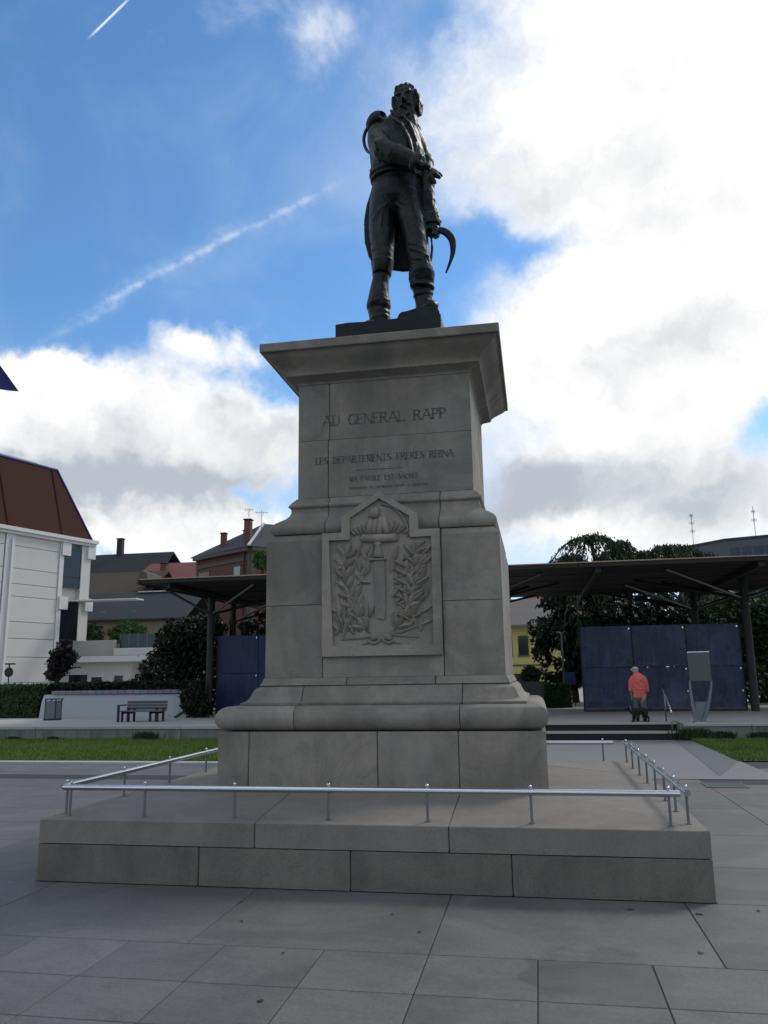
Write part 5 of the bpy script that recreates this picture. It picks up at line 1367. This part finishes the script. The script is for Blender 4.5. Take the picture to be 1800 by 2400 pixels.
# steel information stele: tall panel carried by two blades that meet at the foot
st_ = empty('information_stele', (5.22, 11.8, .37), 'slim steel stele with grey panel and tapering curved legs', 'sign')
M['stele_panel'] = mat('grey_stele_panel', (0.085, 0.09, 0.085), .55, var=.1, obvar=0)
M['stele_steel'] = mat('stele_steel', (0.16, 0.175, 0.20), .38, metal=.6, var=.15, obvar=0)
obj('panel', cbox(5.075, 5.575, 11.78, 11.82, 1.345, 2.02, .006), M['stele_panel'], st_)
obj('panel_cap', cbox(5.07, 5.58, 11.775, 11.825, 2.022, 2.045, .005), M['steel'], st_)
def blade(side):
    pts = []
    for i in range(11):
        s = i/10
        z = 1.345-s*.965
        w = .245*(1-s**1.6)+.075*s**1.6
        pts.append((5.325+side*(w)-(.095*s), 11.8, z))
    V, F = [], []
    for i, p in enumerate(pts):
        th = .018+.03*(i/10)
        V += [(p[0]-th, p[1]-.05, p[2]), (p[0]+th, p[1]-.05, p[2]), (p[0]+th, p[1]+.05, p[2]), (p[0]-th, p[1]+.05, p[2])]
    for i in range(10):
        for k in range(4):
            a = i*4+k; b = i*4+(k+1) % 4; F.append((a, b, b+4, a+4))
    F += [(3, 2, 1, 0), (40, 41, 42, 43)]
    return V, F
obj('blade', blade(1), M['stele_steel'], st_); obj('blade', blade(-1), M['stele_steel'], st_)
obj('web_plate', prism([(5.16, .39), (5.31, .39), (5.42, .86), (5.16, .86)], 11.785, 11.815), M['stele_steel'], st_)
obj('foot_plate', cbox(5.08, 5.40, 11.68, 11.92, .374, .392, .005), M['steel'], st_)
hr = empty('handrail', (4.6, 12, .37), 'sloping steel handrail beside the dark steps', 'handrail')
obj('rail_tube', tube([(4.56, 12.75, 1.28), (4.56, 12.5, 1.14), (4.56, 11.60, .66), (4.56, 11.54, .62)], .021, 10), M['steel'], hr, smooth=True)
obj('post', tube([(4.56, 12.45, .37), (4.56, 12.45, 1.11)], .018, 8), M['steel_dark'], hr, smooth=True)
obj('post', tube([(4.56, 11.60, .08), (4.56, 11.60, .655)], .018, 8), M['steel_dark'], hr, smooth=True)
# dark planter at the edge of the pedestal and a post behind
pb = empty('planter', (1.25, 15.5, .37), 'dark planter showing just right of the pedestal', 'planter')
obj('pot', loft([(1.25, 15.5, .37, .32, .32), (1.25, 15.5, .9, .40, .40), (1.25, 15.5, 1.35, .42, .42), (1.25, 15.5, 1.35, .36, .36), (1.25, 15.5, 1.28, .35, .35)], 20), M['dark_metal'], pb)
obj('plant', crown([(1.3, 15.5, 1.55, .3, .3, .25)], 700, .07, 77), M['leaf_dark'], pb)
lp = empty('lamp_post', (2.5, 24, .37), 'thin dark lamp post under the canopy, beside the yellow house', 'lamp post')
obj('pole', tube([(2.5, 24, .37), (2.5, 24, 3.05), (2.45, 24, 3.15), (2.2, 24, 3.17)], .035, 8), M['steel_dark'], lp, smooth=True)
obj('lamp_head', cbox(2.05, 2.32, 23.95, 24.05, 3.13, 3.20, .01), M['dark_metal'], lp)
bp_ = empty('blue_sign', (3.0, 22, .37), 'small blue board on posts left of the wide glass screen', 'sign')
obj('board', cbox(2.45, 2.85, 21.97, 22.0, 1.15, 1.6, .006), mat('blue_board', (.02, .05, .16), .5, var=.1), bp_)
for xx in (2.5, 2.78): obj('leg', box(xx, xx+.03, 22.0, 22.03, .37, 1.15), M['dark_metal'], bp_)
# flag at the left edge of the view
fg = empty('flagpole', (-8.6, 3, 0), 'dark blue flag whose tip shows at the left edge', 'flag')
obj('pole', tube([(-8.75, 3, 0), (-8.75, 3, 8.0)], [.05, .03], 10), M['white_trim'], fg)
V, F = [], []
NX, NZ = 14, 8
for i in range(NX+1):
    for j in range(NZ+1):
        u, w = i/NX, j/NZ
        xx = -8.72+1.46*u-.42*u*w
        zz = 6.95-.37*u+(.85-.30*u)*w*(1-.0*u)+.03*math.sin(u*7)
        V.append((xx, 3+.07*math.sin(u*8+w), zz))
for i in range(NX):
    for j in range(NZ):
        a = i*(NZ+1)+j; F.append((a, a+1, a+NZ+2, a+NZ+1))
obj('flag_cloth', (V, F), mat('blue_flag_cloth', (.018, .022, .12), .8, var=.2, obvar=0), fg, smooth=True)

# ------------------------------------------------------------------ person in red with a black dog
PX_, PY_, PZ_ = 3.96, 12.42, 0.373
M['skin'] = mat('skin', (0.33, 0.20, 0.145), 0.6, var=0.1, obvar=0)
M['red_cloth'] = mat('coral_jacket', (0.56, 0.115, 0.095), 0.85, var=0.2, nscale=6, fine=60, bump=0.15, obvar=0)
M['trouser'] = mat('grey_green_trousers', (0.085, 0.092, 0.082), 0.9, var=0.25, nscale=6, bump=0.15, obvar=0)
M['cap'] = mat('pale_cap', (0.36, 0.33, 0.25), 0.9, var=0.2, nscale=9, obvar=0)
M['black_fur'] = mat('black_dog_fur', (0.010, 0.010, 0.011), 0.9, var=0.4, nscale=20, bump=0.4, obvar=0)
pe = empty('person', (PX_, PY_, PZ_), 'stooped person in a coral red jacket walking away beside a black dog', 'person')
def W(x, y, z): return (PX_+x, PY_+y, PZ_+z)
body_p = [loft([(*W(0, .02, .60), .115, .09), (*W(0, .02, .75), .115, .10), (*W(.01, .05, .95), .12, .10), (*W(.01, .10, 1.08), .125, .09), (*W(0, .14, 1.14), .09, .08), (*W(-.02, .17, 1.19), .05, .05)], 16),
          tube([W(-.07, .02, .64), W(-.085, .04, .34), W(-.08, .0, .05)], [.085, .062, .042], 10), tube([W(.07, .0, .64), W(.08, -.02, .34), W(.075, -.08, .05)], [.085, .062, .042], 10),
          tube([W(-.13, .10, 1.06), W(-.178, .08, .84), W(-.165, .16, .63)], [.055, .046, .034], 10), tube([W(.14, .10, 1.06), W(.188, .10, .84), W(.175, .19, .66)], [.055, .046, .034], 10),
          ell(W(-.035, .20, 1.245), (.068, .082, .092)), ell(W(-.05, .285, 1.235), (.016, .02, .018)), ell(W(-.105, .19, 1.24), (.012, .02, .028)), ell(W(.035, .20, 1.24), (.012, .02, .028)),
          ell(W(-.04, .25, 1.195), (.04, .04, .035))]
for s in (-1, 1):       # hands with fingers
    hx, hy, hz = (-.165, .16, .63) if s < 0 else (.175, .19, .66)
    body_p.append(ell(W(hx, hy+.015, hz-.04), (.022, .036, .045)))
    for k in range(4): body_p.append(tube([W(hx+.002*s, hy-.015+.018*k, hz-.07), W(hx, hy-.01+.018*k, hz-.105), W(hx-.012*s, hy+.0+.018*k, hz-.13)], [.009, .009, .006], 6))
    body_p.append(tube([W(hx-.01*s, hy+.04, hz-.03), W(hx-.015*s, hy+.065, hz-.06), W(hx-.015*s, hy+.07, hz-.085)], [.010, .009, .006], 6))
weld('body', body_p, 0.009, M['skin'], pe, 2)
jk = [loft([(*W(.005, .03, .575), .140, .125), (*W(.005, .03, .70), .142, .13), (*W(.01, .05, .88), .150, .14), (*W(.015, .085, 1.03), .160, .145), (*W(.015, .11, 1.11), .140, .125), (*W(.0, .14, 1.17), .095, .09), (*W(-.015, .165, 1.20), .062, .07)], 22),
      tube([W(-.105, .11, 1.09), W(-.165, .09, .97), W(-.190, .08, .74)], [.062, .068, .060], 12), tube([W(.125, .11, 1.09), W(.175, .10, .97), W(.198, .10, .72)], [.062, .068, .060], 12)]
for a, b in (((-.1, -.075, 1.0), (.10, -.085, .86)), ((-.12, -.075, .86), (.0, -.10, .78)), ((.02, -.07, 1.05), (.13, -.05, .95))):
    jk.append(tube([W(*a), W((a[0]+b[0])/2, (a[1]+b[1])/2-.012, (a[2]+b[2])/2), W(*b)], [.006, .014, .006], 6))
jk.append(tube([W(-.13, .0, .80), W(-.08, -.09, .79), W(.02, -.108, .785), W(.10, -.09, .79), W(.15, .0, .80)], .008, 6))
weld('jacket', jk, 0.009, M['red_cloth'], pe, 2)
weld('trousers', [loft([(*W(0, .02, .52), .128, .105), (*W(0, .02, .64), .128, .105)], 16), tube([W(-.075, .02, .60), W(-.088, .04, .34), W(-.085, .01, .07)], [.078, .070, .062], 12), tube([W(.075, .0, .60), W(.084, -.02, .34), W(.08, -.07, .07)], [.078, .070, .062], 12)], 0.009, M['trouser'], pe, 2)
for s, yy_ in ((-1, .0), (1, -.08)):
    obj('shoe', join([ell(W(s*.08, yy_+.06, .035), (.045, .12, .035)), ell(W(s*.08, yy_, .05), (.042, .06, .045))]), M['dark_metal'], pe, smooth=True)
weld('cap', [ell(W(-.035, .185, 1.285), (.080, .092, .062)), ell(W(-.06, .275, 1.27), (.06, .055, .012))], 0.008, M['cap'], pe, 2)
obj('hair', join([ell(W(-.035, .155, 1.235), (.066, .05, .05))]), mat('grey_hair', (.30, .29, .27), .9, var=.2, obvar=0), pe, smooth=True)
dg_ = empty('dog', (3.82, 12.28, PZ_), 'black dog standing at the feet of the person in red', 'dog')
def Dg(x, y, z): return (3.89+x*1.12, 12.24+y*1.12, PZ_+z*1.12)
dparts = [tube([Dg(.20, 0, .225), Dg(.13, 0, .235), Dg(.0, 0, .225), Dg(-.11, 0, .225), Dg(-.17, 0, .245)], [.055, .082, .075, .092, .06], 14),
          tube([Dg(-.13, 0, .25), Dg(-.19, -.01, .285), Dg(-.22, -.015, .295)], [.066, .05, .045], 12), ell(Dg(-.225, -.015, .290), (.055, .045, .043)),
          tube([Dg(-.25, -.02, .285), Dg(-.295, -.03, .27), Dg(-.315, -.03, .265)], [.034, .026, .018], 10),
          tube([Dg(.20, 0, .25), Dg(.26, .01, .30), Dg(.275, .02, .36)], [.024, .018, .008], 8)]
for s in (-1, 1):
    dparts += [tube([Dg(-.11, s*.05, .20), Dg(-.105+.02*s, s*.055, .11), Dg(-.12+.02*s, s*.055, .02)], [.042, .026, .021], 10), ell(Dg(-.13+.02*s, s*.055, .015), (.030, .022, .017)),
               tube([Dg(.15, s*.05, .22), Dg(.125-.02*s, s*.058, .145), Dg(.185-.02*s, s*.055, .085), Dg(.17-.02*s, s*.055, .02)], [.060, .044, .022, .02], 10), ell(Dg(.155-.02*s, s*.055, .015), (.030, .022, .017)),
               tube([Dg(-.21, s*.035, .32), Dg(-.20, s*.055, .30), Dg(-.205, s*.06, .262)], [.018, .022, .008], 8)]
def fur(p): return noise.noise(p*38)*.006
weld('body', dparts, 0.0075, M['black_fur'], dg_, 1, fur)
obj('collar', tube([Dg(-.165+.012*math.cos(a)*0-.01*math.sin(a), .056*math.cos(a), .268+.058*math.sin(a)) for a in [2*math.pi*i/14 for i in range(15)]], .008, 6), M['red_cloth'], dg_)
